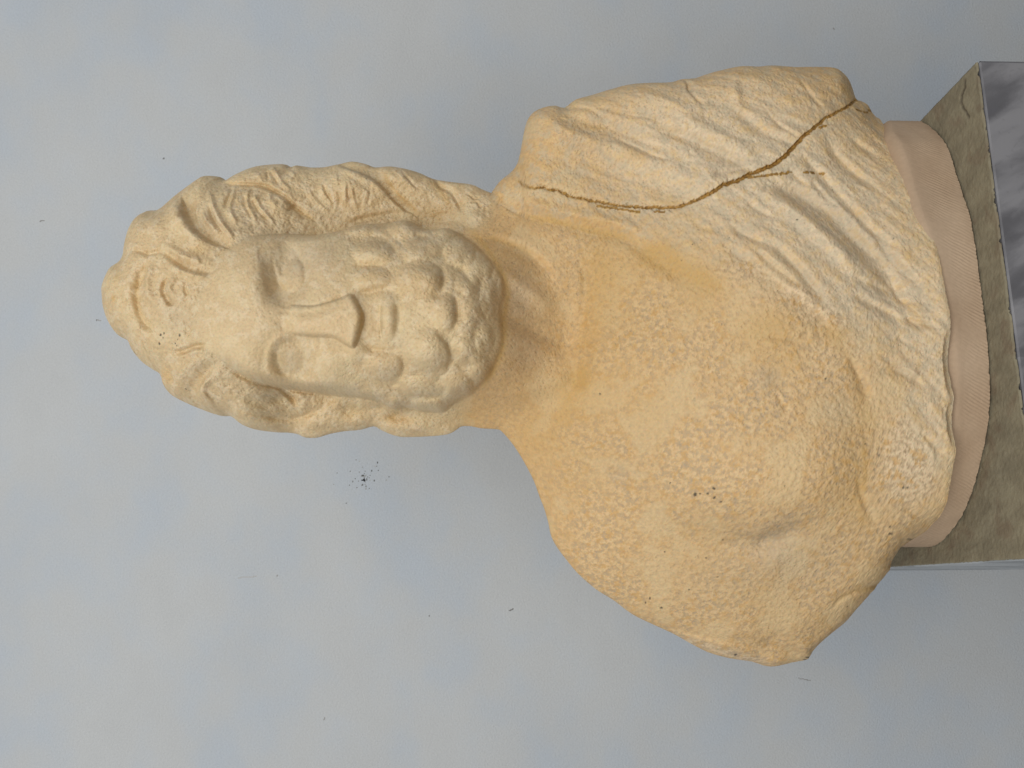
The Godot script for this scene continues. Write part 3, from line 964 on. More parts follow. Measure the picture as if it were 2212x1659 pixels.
func noise_map(seed_: int, period_mm: float, octaves: int, type := FastNoiseLite.TYPE_SIMPLEX_SMOOTH, warp := 0.0) -> PackedByteArray:
	var n := FastNoiseLite.new()
	n.seed = seed_
	n.noise_type = type
	n.frequency = STEP / period_mm
	n.fractal_octaves = octaves
	n.fractal_gain = 0.62
	n.fractal_type = FastNoiseLite.FRACTAL_FBM if octaves > 1 else FastNoiseLite.FRACTAL_NONE
	if warp > 0.0:
		n.domain_warp_enabled = true
		n.domain_warp_amplitude = warp / STEP
		n.domain_warp_frequency = STEP / period_mm * 0.6
	var im := n.get_image(NX, NY, false, false, true)
	im.convert(Image.FORMAT_L8)
	return im.get_data()

func surface_grain() -> void:
	tone_a = noise_map(11, 70.0, 4)
	tone_b = noise_map(23, 7.5, 6, FastNoiseLite.TYPE_SIMPLEX, 4.0)
	tone_c = noise_map(37, 2.6, 2)
	tone_e = noise_map(71, 3.6, 3)
	tone_d = noise_map(51, 15.0, 5, FastNoiseLite.TYPE_SIMPLEX, 6.0)
	var cell := FastNoiseLite.new()
	cell.seed = 17
	cell.noise_type = FastNoiseLite.TYPE_CELLULAR
	cell.frequency = STEP / 8.0
	cell.cellular_return_type = FastNoiseLite.RETURN_DISTANCE
	cell.fractal_octaves = 2
	cell.domain_warp_enabled = true
	cell.domain_warp_amplitude = 4.0
	cell.domain_warp_frequency = 0.06
	var chips := cell.get_image(NX, NY, false, false, true)
	chips.convert(Image.FORMAT_L8)
	tone_f = chips.get_data()
	cloth.resize(NX * NY)
	for q in NX * NY:
		if label[q] == CLOAK or label[q] == FRAGMENT or label[q] == SEAM:
			cloth[q] = 1.0
	cloth = blur(cloth, 9)
	crownward.resize(NX * NY)
	for q in NX * NY:
		var l := label[q]
		if l == HAIR or l == FACE or l == BEARD or l >= NOSE:
			crownward[q] = 1.0
	crownward = blur(blur(crownward, 8), 6)
	var drag := FastNoiseLite.new()
	drag.seed = 91
	drag.noise_type = FastNoiseLite.TYPE_SIMPLEX_SMOOTH
	drag.frequency = 0.065
	drag.fractal_octaves = 2
	for q in NX * NY:
		var l := label[q]
		if inside[q] <= 0.0:
			continue
		if l == CLOAK or l == FRAGMENT:
			var px := (q % NX) * STEP
			var py := (q / NX) * STEP
			var dir := Vector2(-0.72, 0.69) if l == CLOAK else Vector2(-0.38, 0.92)
			var n := drag.get_noise_2d((px * dir.x + py * dir.y) * 0.28, px * dir.y - py * dir.x)
			relief[q] += 1.3 * n * (0.4 + tone_a[q] / 255.0)
			grey[q] += maxf(0.0, -n) * 0.5
			ochre[q] += maxf(0.0, n - 0.25) * 0.9
		var b := tone_b[q] / 255.0 - 0.5
		var c := tone_c[q] / 255.0 - 0.5
		var d := tone_d[q] / 255.0 - 0.5
		var bare := smoothstep(-50.0, -130.0, Y0 - (q / NX) * STEP)
		var k := 0.4
		if l == TORSO:
			k = lerpf(0.25 + 0.2 * bare, 0.6, cloth[q])
		elif l == CLOAK or l == FRAGMENT:
			k = lerpf(0.25 + 0.2 * bare, 0.6, cloth[q])
		elif l == HAIR:
			k = 0.9
		elif l == BEARD:
			k = 0.65
		elif l == SEAM:
			k = 0.3
		var chip := 2.3 if l == HAIR else (0.6 if l == BEARD else (0.1 if l == FACE or l >= NOSE else lerpf(0.1 + 0.5 * bare, 0.65, cloth[q])))
		var pit := smoothstep(0.475, 0.41, b + 0.5) * (0.1 if l == HAIR or l == FACE or l == BEARD or l >= NOSE else lerpf(0.26 * bare, 0.05, cloth[q]))
		var fine_pit := smoothstep(0.30, 0.22, tone_e[q] / 255.0)
		relief[q] -= pit + fine_pit * (0.55 if l != FACE and l < NOSE else 0.25)
		grey[q] += fine_pit * 0.25
		relief[q] -= chip * (0.3 + 0.9 * tone_a[q] / 255.0) * (tone_f[q] / 255.0 - 0.4)
		relief[q] += k * (b * 0.9 + c * 0.35 + d * 0.9 + (tone_e[q] / 255.0 - 0.5) * 0.7) - minf(soot[q], 1.0) * 0.5

# ==================================================================== the mesh
func tint_of(q: int, back := false) -> Color:
	var a := tone_a[q] / 255.0
	var b := tone_b[q] / 255.0
	var c := tone_c[q] / 255.0
	var d := tone_d[q] / 255.0
	var l := label[q]
	var col := Color(0.62, 0.40, 0.175)  # torso marble, slightly darkened for light falling off downwards
	if l == SEAM:
		col = Color(0.42, 0.235, 0.06)
		col = col.lerp(Color(0.20, 0.105, 0.03), smoothstep(0.55, 0.4, tone_e[q] / 255.0) * 0.7)
		return col * (0.75 + 0.5 * c)
	var crest := crownward[q]
	col = col.lerp(Color(0.62, 0.47, 0.272), crest)
	var p := 0.0
	var warm := 0.0
	var ash := 0.0
	if not back:
		p = clampf(pale[q], 0.0, 1.0)
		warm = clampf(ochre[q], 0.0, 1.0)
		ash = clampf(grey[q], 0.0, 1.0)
	col = col.lerp(Color(0.75, 0.602, 0.415), p)
	var e := tone_e[q] / 255.0
	var bare := smoothstep(-40.0, -120.0, Y0 - (q / NX) * STEP)
	var wrap := cloth[q]
	var strong := lerpf(1.0, 0.4, crest) * lerpf((0.75 + 0.7 * smoothstep(0.35, 0.65, a)) * lerpf(0.45, 1.0, bare), 0.45, wrap)
	col = col.lerp(Color(0.72, 0.54, 0.32) if p < 0.4 else Color(0.77, 0.61, 0.41), (smoothstep(0.47, 0.58, b) * 0.34 + smoothstep(0.5, 0.64, e) * 0.12) * strong)
	col = col.lerp(Color(0.475, 0.36, 0.23), (smoothstep(0.49, 0.40, b) * 0.46 + smoothstep(0.42, 0.28, e) * 0.24) * strong)
	col = col.lerp(Color(0.60, 0.36, 0.13), smoothstep(0.62, 0.74, d) * 0.45 * strong)
	if wrap > 0.0:
		col = col.lerp(Color(0.53, 0.455, 0.32), smoothstep(0.50, 0.30, d) * 0.5 * wrap)
		col = col.lerp(Color(0.72, 0.53, 0.25), smoothstep(0.56, 0.70, d) * smoothstep(0.35, 0.65, e) * 0.45 * wrap)
	col = col.lerp(Color(0.74, 0.625, 0.44), smoothstep(0.52, 0.66, d) * 0.45 * crest)
	if l == NOSE:
		col = col.lerp(Color(0.68, 0.50, 0.28), 0.35)
	col = col.lerp(Color(0.70, 0.56, 0.34), smoothstep(0.48, 0.3, a) * 0.4 * (1.0 - p))
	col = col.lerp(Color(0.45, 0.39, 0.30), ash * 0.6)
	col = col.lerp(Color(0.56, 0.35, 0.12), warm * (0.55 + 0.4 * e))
	col *= 0.86 + 0.12 * c + 0.16 * e
	if not back and soot[q] > 0.0:
		col = col.lerp(Color(0.05, 0.045, 0.035), clampf(soot[q] * (0.4 + c), 0.0, 0.9))
	col.a = 1.0
	return col

func build_bust() -> void:
	var rows := NY
	var first := -1
	var last := -1
	for j in rows:
		if left_x[j] < 1e5 and right_x[j] < 1e5 and Y0 - j * STEP >= BASE_Y:
			if first < 0:
				first = j
			last = j
	var nf := 700
	var nb := 60
	var ring := nf + nb
	var count := (last - first + 1) * ring
	var pos := PackedVector3Array()
	var nor := PackedVector3Array()
	var tint := PackedColorArray()
	var own := PackedByteArray()
	pos.resize(count)
	nor.resize(count)
	tint.resize(count)
	own.resize(count)
	var share := PackedFloat32Array()
	for k in nf:
		var t := float(k) / (nf - 1)
		share.append(lerpf(t, 0.5 - 0.5 * cos(PI * t), 0.8))
	var n := 0
	for j in range(first, last + 1):
		var y := Y0 - j * STEP
		var xl := left_x[j]
		var xr := right_x[j]
		var bz := lerpf(62.0, 74.0, smoothstep(-60.0, 60.0, y))
		var low := smoothstep(BASE_Y, BASE_Y + 5.0, y)
		for k in ring:
			var back := k >= nf
			var t := share[k] if not back else 1.0 - (k - nf + 1.0) / (nb + 1.0)
			if back:
				t = 0.5 - 0.5 * cos(PI * t)
			var x := lerpf(xl, xr, t)
			var gx := clampf((x - X0) / STEP, 0.0, NX - 1.01)
			var i := int(gx)
			var u := gx - i
			var q := j * NX + i
			var s := minf(minf(lerpf(inside[q], inside[q + 1], u), x - xl), xr - x)
			var e := round_off(s / edge_radius(Vector2(x, y)))
			var z := 0.0
			if back:
				z = -bz * e
			else:
				z = lerpf(relief[q], relief[q + 1], u) * e - (1.0 - sqrt(maxf(0.0, 1.0 - (1.0 - low) * (1.0 - low)))) * 1.2 * e
			pos[n] = Vector3(x, y, z)
			var near := q + (1 if u > 0.5 else 0)
			tint[n] = tint_of(near, back)
			if back:
				var l := label[near]
				own[n] = HAIR if l == HAIR or l == FACE or l == BEARD or l >= NOSE else (TORSO if l == SEAM else l)
			else:
				own[n] = label[near]
			n += 1
	var nr := last - first + 1
	for r in nr:
		var up := maxi(r - 1, 0) * ring
		var dn := mini(r + 1, nr - 1) * ring
		var o := r * ring
		for k in ring:
			var a := pos[o + (k + 1) % ring] - pos[o + (k + ring - 1) % ring]
			var b := pos[up + k] - pos[dn + k]
			var v := a.cross(b)
			nor[o + k] = v.normalized() if v.length_squared() > 1e-9 else Vector3.UP
	var lists := []
	for k in 11:
		lists.append(PackedInt32Array())
	var fresh := []
	var remap := []
	for k in 11:
		fresh.append(PackedInt32Array())
		remap.append({})
	# triangles, sorted by the piece that they belong to
	for part in 11:
		var idx := PackedInt32Array()
		var vid := PackedInt32Array()
		var seen := PackedInt32Array()
		seen.resize(count)
		for r in nr - 1:
			var o := r * ring
			for k in ring:
				var a := o + k
				if own[a] != part:
					continue
				var k2 := (k + 1) % ring
				var b := o + k2
				var c := a + ring
				var d := o + ring + k2
				for v in [a, b, d, a, d, c]:
					if seen[v] == 0:
						vid.append(v)
						seen[v] = vid.size()
					idx.append(seen[v] - 1)
		if part == TORSO:      # flat underside
			var o := (nr - 1) * ring
			var mid := Vector3()
			for k in ring:
				mid += pos[o + k] / ring
			var base := vid.size()
			lists[part] = {"vid": vid, "idx": idx, "cap": mid, "base": base, "row": o}
		else:
			lists[part] = {"vid": vid, "idx": idx}
	var stone := marble()
	var bust := Node3D.new()
	bust.name = "marble_bust"
	add_child(bust)
	bust.position = Vector3(0, LENS_Y + BASE_Y / 1000.0, 0)
	bust.set_meta("label", "weathered cream marble bust of a bearded man with a broken nose and cloak")
	bust.set_meta("category", "bust")
	var nodes := {}
	for spec in [[TORSO, "torso", ""], [HAIR, "hair", ""], [BEARD, "beard", ""], [FACE, "face", ""], [CLOAK, "cloak", "paler marble cloak with diagonal worn folds"], [FRAGMENT, "shoulder_fragment", "pale broken shoulder piece joined on along a brown crack"], [SEAM, "adhesive_seam", "brown line of old adhesive along the break"], [NOSE, "nose", "broken flat nose"], [EYE, "eye", ""], [EYE_B, "eye", ""], [LIP, "lower_lip", ""]]:
		var id: int = spec[0]
		var got: Dictionary = lists[id]
		var vid: PackedInt32Array = got.vid
		var idx: PackedInt32Array = got.idx
		var pv := PackedVector3Array()
		var pn := PackedVector3Array()
		var pc := PackedColorArray()
		for v in vid:
			var w := pos[v]
			pv.append(Vector3(w.x, w.y - BASE_Y, w.z) / 1000.0)
			pn.append(nor[v])
			pc.append(tint[v])
		if got.has("cap"):
			var mid: Vector3 = got.cap
			var o: int = got.row
			var base := pv.size()
			pv.append(Vector3(mid.x, mid.y - BASE_Y, mid.z) / 1000.0)
			pn.append(Vector3.DOWN)
			pc.append(Color(0.6, 0.48, 0.3))
			for k in ring:
				var w := pos[o + k]
				pv.append(Vector3(w.x, w.y - BASE_Y, w.z) / 1000.0)
				pn.append(Vector3.DOWN)
				pc.append(tint[o + k])
				idx.append_array([base, base + 1 + k, base + 1 + (k + 1) % ring])
		var arrays := []
		arrays.resize(Mesh.ARRAY_MAX)
		arrays[Mesh.ARRAY_VERTEX] = pv
		arrays[Mesh.ARRAY_NORMAL] = pn
		arrays[Mesh.ARRAY_COLOR] = pc
		arrays[Mesh.ARRAY_INDEX] = idx
		var mesh := ArrayMesh.new()
		mesh.add_surface_from_arrays(Mesh.PRIMITIVE_TRIANGLES, arrays)
		mesh.surface_set_material(0, stone)
		var mi := MeshInstance3D.new()
		mi.name = spec[1] if not (id == EYE_B) else "eye_001"
		mi.mesh = mesh
		if spec[2] != "":
			mi.set_meta("label", spec[2])
		nodes[id] = mi
		if id in [NOSE, EYE, EYE_B, LIP]:
			nodes[FACE].add_child(mi, true)
		else:
			bust.add_child(mi, true)

func marble() -> StandardMaterial3D:
	var m := StandardMaterial3D.new()
	m.resource_name = "weathered marble"
	m.vertex_color_use_as_albedo = true
	m.roughness = 0.62
	m.subsurf_scatter_enabled = true
	m.subsurf_scatter_strength = 0.07
	m.metallic_specular = 0.45
	m.uv1_triplanar = true
	m.uv1_scale = Vector3(22, 22, 22)
	m.heightmap_enabled = true
	m.heightmap_texture = noise_texture(5, 0.02, 4, 512)
	m.heightmap_scale = 0.03
	return m

func noise_texture(seed_: int, freq: float, octaves: int, size := 512) -> ImageTexture:
	var n := FastNoiseLite.new()
	n.seed = seed_
	n.noise_type = FastNoiseLite.TYPE_SIMPLEX_SMOOTH
	n.frequency = freq
	n.fractal_octaves = octaves
	return ImageTexture.create_from_image(n.get_seamless_image(size, size))

# ==================================================================== the setting
func piece(called: String, v: PackedVector3Array, nn: PackedVector3Array, uv: PackedVector2Array, idx: PackedInt32Array, m: Material, colors := PackedColorArray()) -> MeshInstance3D:
	var arrays := []
	arrays.resize(Mesh.ARRAY_MAX)
	arrays[Mesh.ARRAY_VERTEX] = v
	arrays[Mesh.ARRAY_NORMAL] = nn
	if uv.size():
		arrays[Mesh.ARRAY_TEX_UV] = uv
	if colors.size():
		arrays[Mesh.ARRAY_COLOR] = colors
	arrays[Mesh.ARRAY_INDEX] = idx
	var mesh := ArrayMesh.new()
	mesh.add_surface_from_arrays(Mesh.PRIMITIVE_TRIANGLES, arrays)
	mesh.surface_set_material(0, m)
	var mi := MeshInstance3D.new()
	mi.name = called
	mi.mesh = mesh
	return mi

const WALL_Z := -600.0
const WALL_N := 1536
const WALL_SPAN := 1960.0        # millimetres of wall that the texture covers

func wall_uv(px: float, py: float) -> Vector2:
	var p := ray(px, py) * (LENS_Z - WALL_Z)
	return Vector2(p.x / WALL_SPAN + 0.5, 0.5 - p.y / WALL_SPAN) * WALL_N

func wall_noise(seed_: int, period: float, octaves: int, stretch := 1.0) -> PackedByteArray:
	var n := FastNoiseLite.new()
	n.seed = seed_
	n.noise_type = FastNoiseLite.TYPE_SIMPLEX_SMOOTH
	n.frequency = WALL_SPAN / WALL_N / period
	n.fractal_octaves = octaves
	var im: Image
	if stretch != 1.0:
		im = n.get_image(WALL_N, int(WALL_N * stretch), false, false, true)
		im.resize(WALL_N, WALL_N, Image.INTERPOLATE_BILINEAR)
	else:
		im = n.get_image(WALL_N, WALL_N, false, false, true)
	im.convert(Image.FORMAT_L8)
	return im.get_data()

func build_wall() -> void:
	var big := wall_noise(3, 420.0, 6, 1.5)
	var mid := wall_noise(8, 130.0, 6, 1.2)
	var fine := wall_noise(14, 3.4, 3)
	var speck := wall_noise(19, 2.6, 2)
	var rgb := PackedByteArray()
	rgb.resize(WALL_N * WALL_N * 3)
	var high := PackedByteArray()
	high.resize(WALL_N * WALL_N)
	for q in WALL_N * WALL_N:
		var a := big[q] / 255.0
		var b := mid[q] / 255.0
		var f := fine[q] / 255.0
		var blue := smoothstep(0.3, 0.85, a * 0.55 + b * 0.45)
		var s := 1.0 + 0.05 * (f - 0.5) + 0.03 * (b - 0.5)
		rgb[q * 3] = int((203 - 11 * blue) * s)
		rgb[q * 3 + 1] = int((207 - 6 * blue) * s)
		rgb[q * 3 + 2] = int((211 + 1 * blue) * s)
		high[q] = int(clampf(70.0 + 110.0 * f + 40.0 * (speck[q] / 255.0 - 0.5) + 20.0 * (b - 0.5), 0.0, 255.0))
	var im := Image.create_from_data(WALL_N, WALL_N, false, Image.FORMAT_RGB8, rgb)
	var hm := Image.create_from_data(WALL_N, WALL_N, false, Image.FORMAT_L8, high)
	var rng := RandomNumberGenerator.new()
	rng.seed = 77
	# the chipped nail hole with its scatter of dark pits
	var hole := wall_uv(783, 1037)
	for n in 46:
		var r := absf(rng.randfn(0.0, 14.0))
		var ang := rng.randf() * TAU
		var p := hole + Vector2(cos(ang) * r + 5.0, sin(ang) * r * 1.2 + 2.0)
		var dark := rng.randf_range(0.25, 0.7)
		var c := Color(dark, dark, dark * 0.97)
		im.set_pixelv(Vector2i(p), c)
		hm.set_pixelv(Vector2i(p), Color(0.1, 0.1, 0.1))
		if rng.randf() < 0.2:
			im.set_pixelv(Vector2i(p) + Vector2i(1, 0), c)
	for n in 260:
		var r := rng.randf_range(12.0, 40.0)
		var ang := rng.randf() * TAU
		var p := Vector2i(hole + Vector2(cos(ang) * r, sin(ang) * r))
		hm.set_pixelv(p, Color.from_hsv(0, 0, rng.randf_range(0.2, 0.9)))
	for d in [Vector2i(0, 0), Vector2i(0, 1), Vector2i(0, 2), Vector2i(1, 1), Vector2i(1, 2), Vector2i(0, -1), Vector2i(0, 3), Vector2i(-1, 2)]:
		im.set_pixelv(Vector2i(hole) + d, Color(0.05, 0.05, 0.05))
		hm.set_pixelv(Vector2i(hole) + d, Color(0, 0, 0))
	# small dirt marks and scratches
	for s in [[86, 478, 95, 476, 0.45], [353, 343, 355, 341, 0.3], [208, 693, 210, 690, 0.35], [210, 691, 218, 693, 0.55], [515, 1248, 555, 1245, 0.62], [927, 1329, 928, 1332, 0.35], [1100, 1319, 1108, 1316, 0.35], [700, 1555, 702, 1550, 0.5], 
			[1725, 1465, 1750, 1470, 0.5], [598, 1245, 600, 1243, 0.5], [1800, 60, 1802, 63, 0.5]]:
		var a := wall_uv(s[0], s[1])
		var b := wall_uv(s[2], s[3])
		for k in 41:
			im.set_pixelv(Vector2i(a.lerp(b, k / 40.0)), Color(s[4] + 0.12, s[4] + 0.12, s[4] + 0.12))
	var m := StandardMaterial3D.new()
	m.resource_name = "painted plaster"
	m.albedo_texture = ImageTexture.create_from_image(im)
	m.roughness = 0.9
	m.metallic_specular = 0.25
	m.heightmap_enabled = true
	m.heightmap_texture = ImageTexture.create_from_image(hm)
	m.heightmap_scale = 0.13
	var h := 2.6
	var lo := 0.0 - LENS_Y
	var hi := 1.7
	var v := PackedVector3Array([Vector3(-h, hi, 0), Vector3(h, hi, 0), Vector3(h, lo, 0), Vector3(-h, lo, 0)])
	var uv := PackedVector2Array()
	for p in v:
		uv.append(Vector2(p.x * 1000.0 / WALL_SPAN + 0.5, 0.5 - p.y * 1000.0 / WALL_SPAN))
	var f := Vector3(0, 0, 1)
	var front := piece("wall", v, PackedVector3Array([f, f, f, f]), uv, PackedInt32Array([0, 1, 2, 0, 2, 3]), m)
	front.position = Vector3(0, LENS_Y, WALL_Z / 1000.0)
	front.set_meta("kind", "structure")
	front.set_meta("label", "pale blue-grey painted plaster wall behind the marble bust")
	front.set_meta("category", "wall")
	add_child(front)
	# unseen floor under the pedestal, added dark to cut light from below
	var fm := StandardMaterial3D.new()
	fm.resource_name = "grey stone floor"
	fm.albedo_texture = noise_texture(41, 0.02, 4, 256)
	fm.albedo_color = Color(0.42, 0.4, 0.37)
	fm.uv1_triplanar = true
	fm.uv1_scale = Vector3(1.5, 1.5, 1.5)
	fm.roughness = 0.7
	var fl := box_piece("floor", Vector3(5.2, 0.1, 4.4), Vector3(0, -0.05, WALL_Z / 1000.0 + 2.2), fm, 0.002)
	fl.set_meta("kind", "structure")
	add_child(fl)

# --- pedestal
const PED_CORNER := Vector2(266.6, 110.5)     # front right corner, x and z
const PED_TURN := 12.6
const PED_WIDE := 404.0
const PED_DEEP := 400.0

func ped_axes() -> Array:
	var t := deg_to_rad(PED_TURN)
	return [Vector2(-cos(t), sin(t)), Vector2(-sin(t), -cos(t))]   # to the left along the front, backwards

func box_piece(called: String, size: Vector3, at_: Vector3, m: Material, bevel := 0.0015) -> MeshInstance3D:
	# a box with chamfered edges
	var st := SurfaceTool.new()
	st.begin(Mesh.PRIMITIVE_TRIANGLES)
	var h := size / 2.0
	var c := Vector3(bevel, bevel, bevel)
	var corner := func(sx: float, sy: float, sz: float, axis: int) -> Vector3:
		var p := Vector3(sx * (h.x - c.x), sy * (h.y - c.y), sz * (h.z - c.z))
		p[axis] = [sx, sy, sz][axis] * h[axis]
		return p
	var quad := func(a: Vector3, b: Vector3, d: Vector3, e: Vector3) -> void:
		var nn := (b - a).cross(d - a).normalized()
		var q := [a, b, d, e]
		if nn.dot((a + b + d + e) / 4.0) < 0.0:
			nn = -nn
		else:
			q = [a, e, d, b]
		for k in [0, 1, 2, 0, 2, 3]:
			st.set_normal(nn)
			st.add_vertex(q[k])
	for s in [-1.0, 1.0]:
		quad.call(corner.call(s, -1, -1, 0), corner.call(s, 1, -1, 0), corner.call(s, 1, 1, 0), corner.call(s, -1, 1, 0))
		quad.call(corner.call(-1, s, -1, 1), corner.call(1, s, -1, 1), corner.call(1, s, 1, 1), corner.call(-1, s, 1, 1))
		quad.call(corner.call(-1, -1, s, 2), corner.call(1, -1, s, 2), corner.call(1, 1, s, 2), corner.call(-1, 1, s, 2))
		for t in [-1.0, 1.0]:
			quad.call(corner.call(s, t, -1, 0), corner.call(s, t, 1, 0), corner.call(s, t, 1, 1), corner.call(s, t, -1, 1))
			quad.call(corner.call(s, -1, t, 0), corner.call(s, 1, t, 0), corner.call(s, 1, t, 2), corner.call(s, -1, t, 2))
			quad.call(corner.call(-1, s, t, 1), corner.call(1, s, t, 1), corner.call(1, s, t, 2), corner.call(-1, s, t, 2))
			for w in [-1.0, 1.0]:
				var a: Vector3 = corner.call(s, t, w, 0)
				var b: Vector3 = corner.call(s, t, w, 1)
				var d: Vector3 = corner.call(s, t, w, 2)
				var nn := (b - a).cross(d - a).normalized()
				if nn.dot(a) < 0.0:
					nn = -nn
				for p in [a, b, d]:
					st.set_normal(nn)
					st.add_vertex(p)
	st.index()
	var mi := MeshInstance3D.new()
	mi.name = called
	mi.mesh = st.commit()
	mi.mesh.surface_set_material(0, m)
	mi.position = at_
	return mi

func veined(dark: Color, light: Color, seed_: int, size: int) -> StandardMaterial3D:
	var n := FastNoiseLite.new()
	n.seed = seed_
	n.noise_type = FastNoiseLite.TYPE_SIMPLEX_SMOOTH
	n.frequency = 1.0 / 130.0
	n.fractal_octaves = 5
	n.domain_warp_enabled = true
	n.domain_warp_amplitude = 40.0
	n.domain_warp_frequency = 0.008
	var v := FastNoiseLite.new()
	v.seed = seed_ + 4
	v.frequency = 1.0 / 60.0
	v.fractal_type = FastNoiseLite.FRACTAL_RIDGED
	v.fractal_octaves = 3
	var vm := v.get_image(size, size, false, false, true)
	var out := Image.create(size, size, false, Image.FORMAT_RGB8)
	for y in size:
		for x in size:
			# bands that run down to the left
			var along := x * 0.5 + y * 0.86
			var across := x * 0.86 - y * 0.5
			var t := 0.5 + 0.62 * n.get_noise_2d(across * 1.5, along * 0.45)
			var w := vm.get_pixel(x, y).r
			var c := dark.lerp(light, smoothstep(0.22, 0.78, t))
			c = c.lerp(dark * 0.8, smoothstep(0.8, 0.95, w) * 0.12)
			out.set_pixel(x, y, c)
	var m := StandardMaterial3D.new()
	m.resource_name = "veined blue grey marble"
	m.albedo_texture = ImageTexture.create_from_image(out)
	m.uv1_triplanar = true
	m.uv1_scale = Vector3(4, 4, 4)
	m.uv1_offset = Vector3(0.2, 0.3, 0.0)
	m.roughness = 0.45
	return m

func build_pedestal() -> void:
	var ax := ped_axes()
	var root := Node3D.new()
	root.name = "pedestal"
	root.set_meta("label", "blue-grey veined marble pedestal with a worn mortar top under the bust")
	root.set_meta("category", "pedestal")
	add_child(root)
	var mid: Vector2 = PED_CORNER + ax[0] * PED_WIDE / 2.0 + ax[1] * PED_DEEP / 2.0
	root.transform = Transform3D(Basis(Vector3.UP, deg_to_rad(PED_TURN)), Vector3(mid.x / 1000.0, 0, mid.y / 1000.0))
	var top := LENS_Y + BED_Y / 1000.0
	var blue := veined(Color(0.38, 0.38, 0.40), Color(0.54, 0.54, 0.56), 4, 512)
	var w := PED_WIDE / 1000.0
	var dd := PED_DEEP / 1000.0
	root.add_child(box_piece("front_panel", Vector3(w, top - 0.003, 0.02), Vector3(0, (top - 0.003) / 2.0, dd / 2.0 - 0.01), blue, 0.0012), true)
	var side := veined(Color(0.55, 0.57, 0.59), Color(0.70, 0.72, 0.74), 9, 256)
	for s in [-1.0, 1.0]:
		root.add_child(box_piece("side_panel", Vector3(0.02, top - 0.004, dd - 0.0205), Vector3(s * (w / 2.0 - 0.01), (top - 0.004) / 2.0, -0.01025), side, 0.0015), true)
	root.add_child(box_piece("core", Vector3(w - 0.041, top - 0.006, dd - 0.021), Vector3(0, (top - 0.006) / 2.0, -0.0108), side, 0.001), true)
	# the mortar skin on top: a displaced sheet with a ragged front edge and a lifted flake
	var nu := 340
	var nv := 280
	var noise := FastNoiseLite.new()
	noise.seed = 31
	noise.frequency = 0.012
	noise.fractal_octaves = 5
	var v := PackedVector3Array()
	var nn := PackedVector3Array()
	var cc := PackedColorArray()
	var idx := PackedInt32Array()
	var flake := PackedVector2Array()
	for p in [[2083.7, 173], [2082.6, 188], [2078, 198], [2074, 209], [2075.7, 227], [2084.4, 240.6], [2091, 253]]:
		var g := ray(p[0], p[1])
		var d := BED_Y / g.y
		var rel := Vector2(g.x * d, LENS_Z - d) - mid
		flake.append(Vector2(-rel.dot(ax[0]), -rel.dot(ax[1])))
	for j in nv:
		for i in nu:
			var x := (float(i) / (nu - 1) - 0.5) * PED_WIDE
			var z := (float(j) / (nv - 1) - 0.5) * PED_DEEP
			# keep the edges ragged
			var rag := noise.get_noise_2d(x * 5.0, 900.0) * 3.0 + noise.get_noise_2d(x * 20.0, 400.0) * 1.2
			if j == nv - 1:
				z -= 1.2 + maxf(0.0, rag - 0.5) * 2.2
			if i == 0:
				x += 0.8 + absf(noise.get_noise_2d(300.0, z * 6.0)) * 2.5
			if i == nu - 1:
				x -= 0.8 + absf(noise.get_noise_2d(700.0, z * 6.0)) * 2.5
			var h := noise.get_noise_2d(x * 3.0, z * 3.0) * 0.7 + noise.get_noise_2d(x * 16.0, z * 16.0) * 0.35
			var dark := 0.0
			for k in flake.size() - 1:
				var q := Geometry2D.get_closest_point_to_segment(Vector2(x, z), flake[k], flake[k + 1])
				var gap := q.distance_to(Vector2(x, z))
				if gap < 9.0:
					var right := x > q.x
					var cut := exp(-gap * gap / 1.6)
					h += -0.9 * cut + (0.35 * exp(-gap / 3.5) if right else 0.0)
					dark = maxf(dark, cut)
			if j == nv - 1 or i == 0 or i == nu - 1 or j == 0:
				h -= 1.5
			v.append(Vector3(x, h, z) / 1000.0)
			var t := noise.get_noise_2d(x * 4.0 + 500.0, z * 1.5)
			var t2 := noise.get_noise_2d(x * 14.0, z * 30.0 + 90.0)
			var c := Color(0.215, 0.19, 0.135).lerp(Color(0.27, 0.24, 0.17), clampf(0.5 + t * 1.2 + t2 * 0.6, 0.0, 1.0))
			c = c.lerp(Color(0.17, 0.115, 0.08), smoothstep(0.15, 0.5, noise.get_noise_2d(x * 2.2 - 300.0, z * 2.2)) * 0.35)
			if h > 0.9:
				c = c.lerp(Color(0.28, 0.2, 0.13), 0.5)
			c = c.lerp(Color(0.05, 0.04, 0.03), dark * 0.8)
			cc.append(c)
	for j in nv:
		for i in nu:
			var a := v[j * nu + mini(i + 1, nu - 1)] - v[j * nu + maxi(i - 1, 0)]
			var b := v[mini(j + 1, nv - 1) * nu + i] - v[maxi(j - 1, 0) * nu + i]
			nn.append(b.cross(a).normalized())
			if i < nu - 1 and j < nv - 1:
				var o := j * nu + i
				idx.append_array([o, o + 1, o + nu + 1, o, o + nu + 1, o + nu])
	var m := StandardMaterial3D.new()
	m.resource_name = "mortar"
	m.vertex_color_use_as_albedo = true
	m.roughness = 0.85
	m.metallic_specular = 0.3
	m.uv1_triplanar = true
	m.uv1_scale = Vector3(20, 20, 20)
	m.heightmap_enabled = true
	m.heightmap_texture = noise_texture(15, 0.03, 4, 256)
	m.heightmap_scale = 0.05
	var skin := piece("mortar_top", v, nn, PackedVector2Array(), idx, m, cc)
	skin.position = Vector3(0, top - 0.0008, 0)
	skin.set_meta("label", "olive-grey mortar skin with a lifted flake near the corner")
	root.add_child(skin)

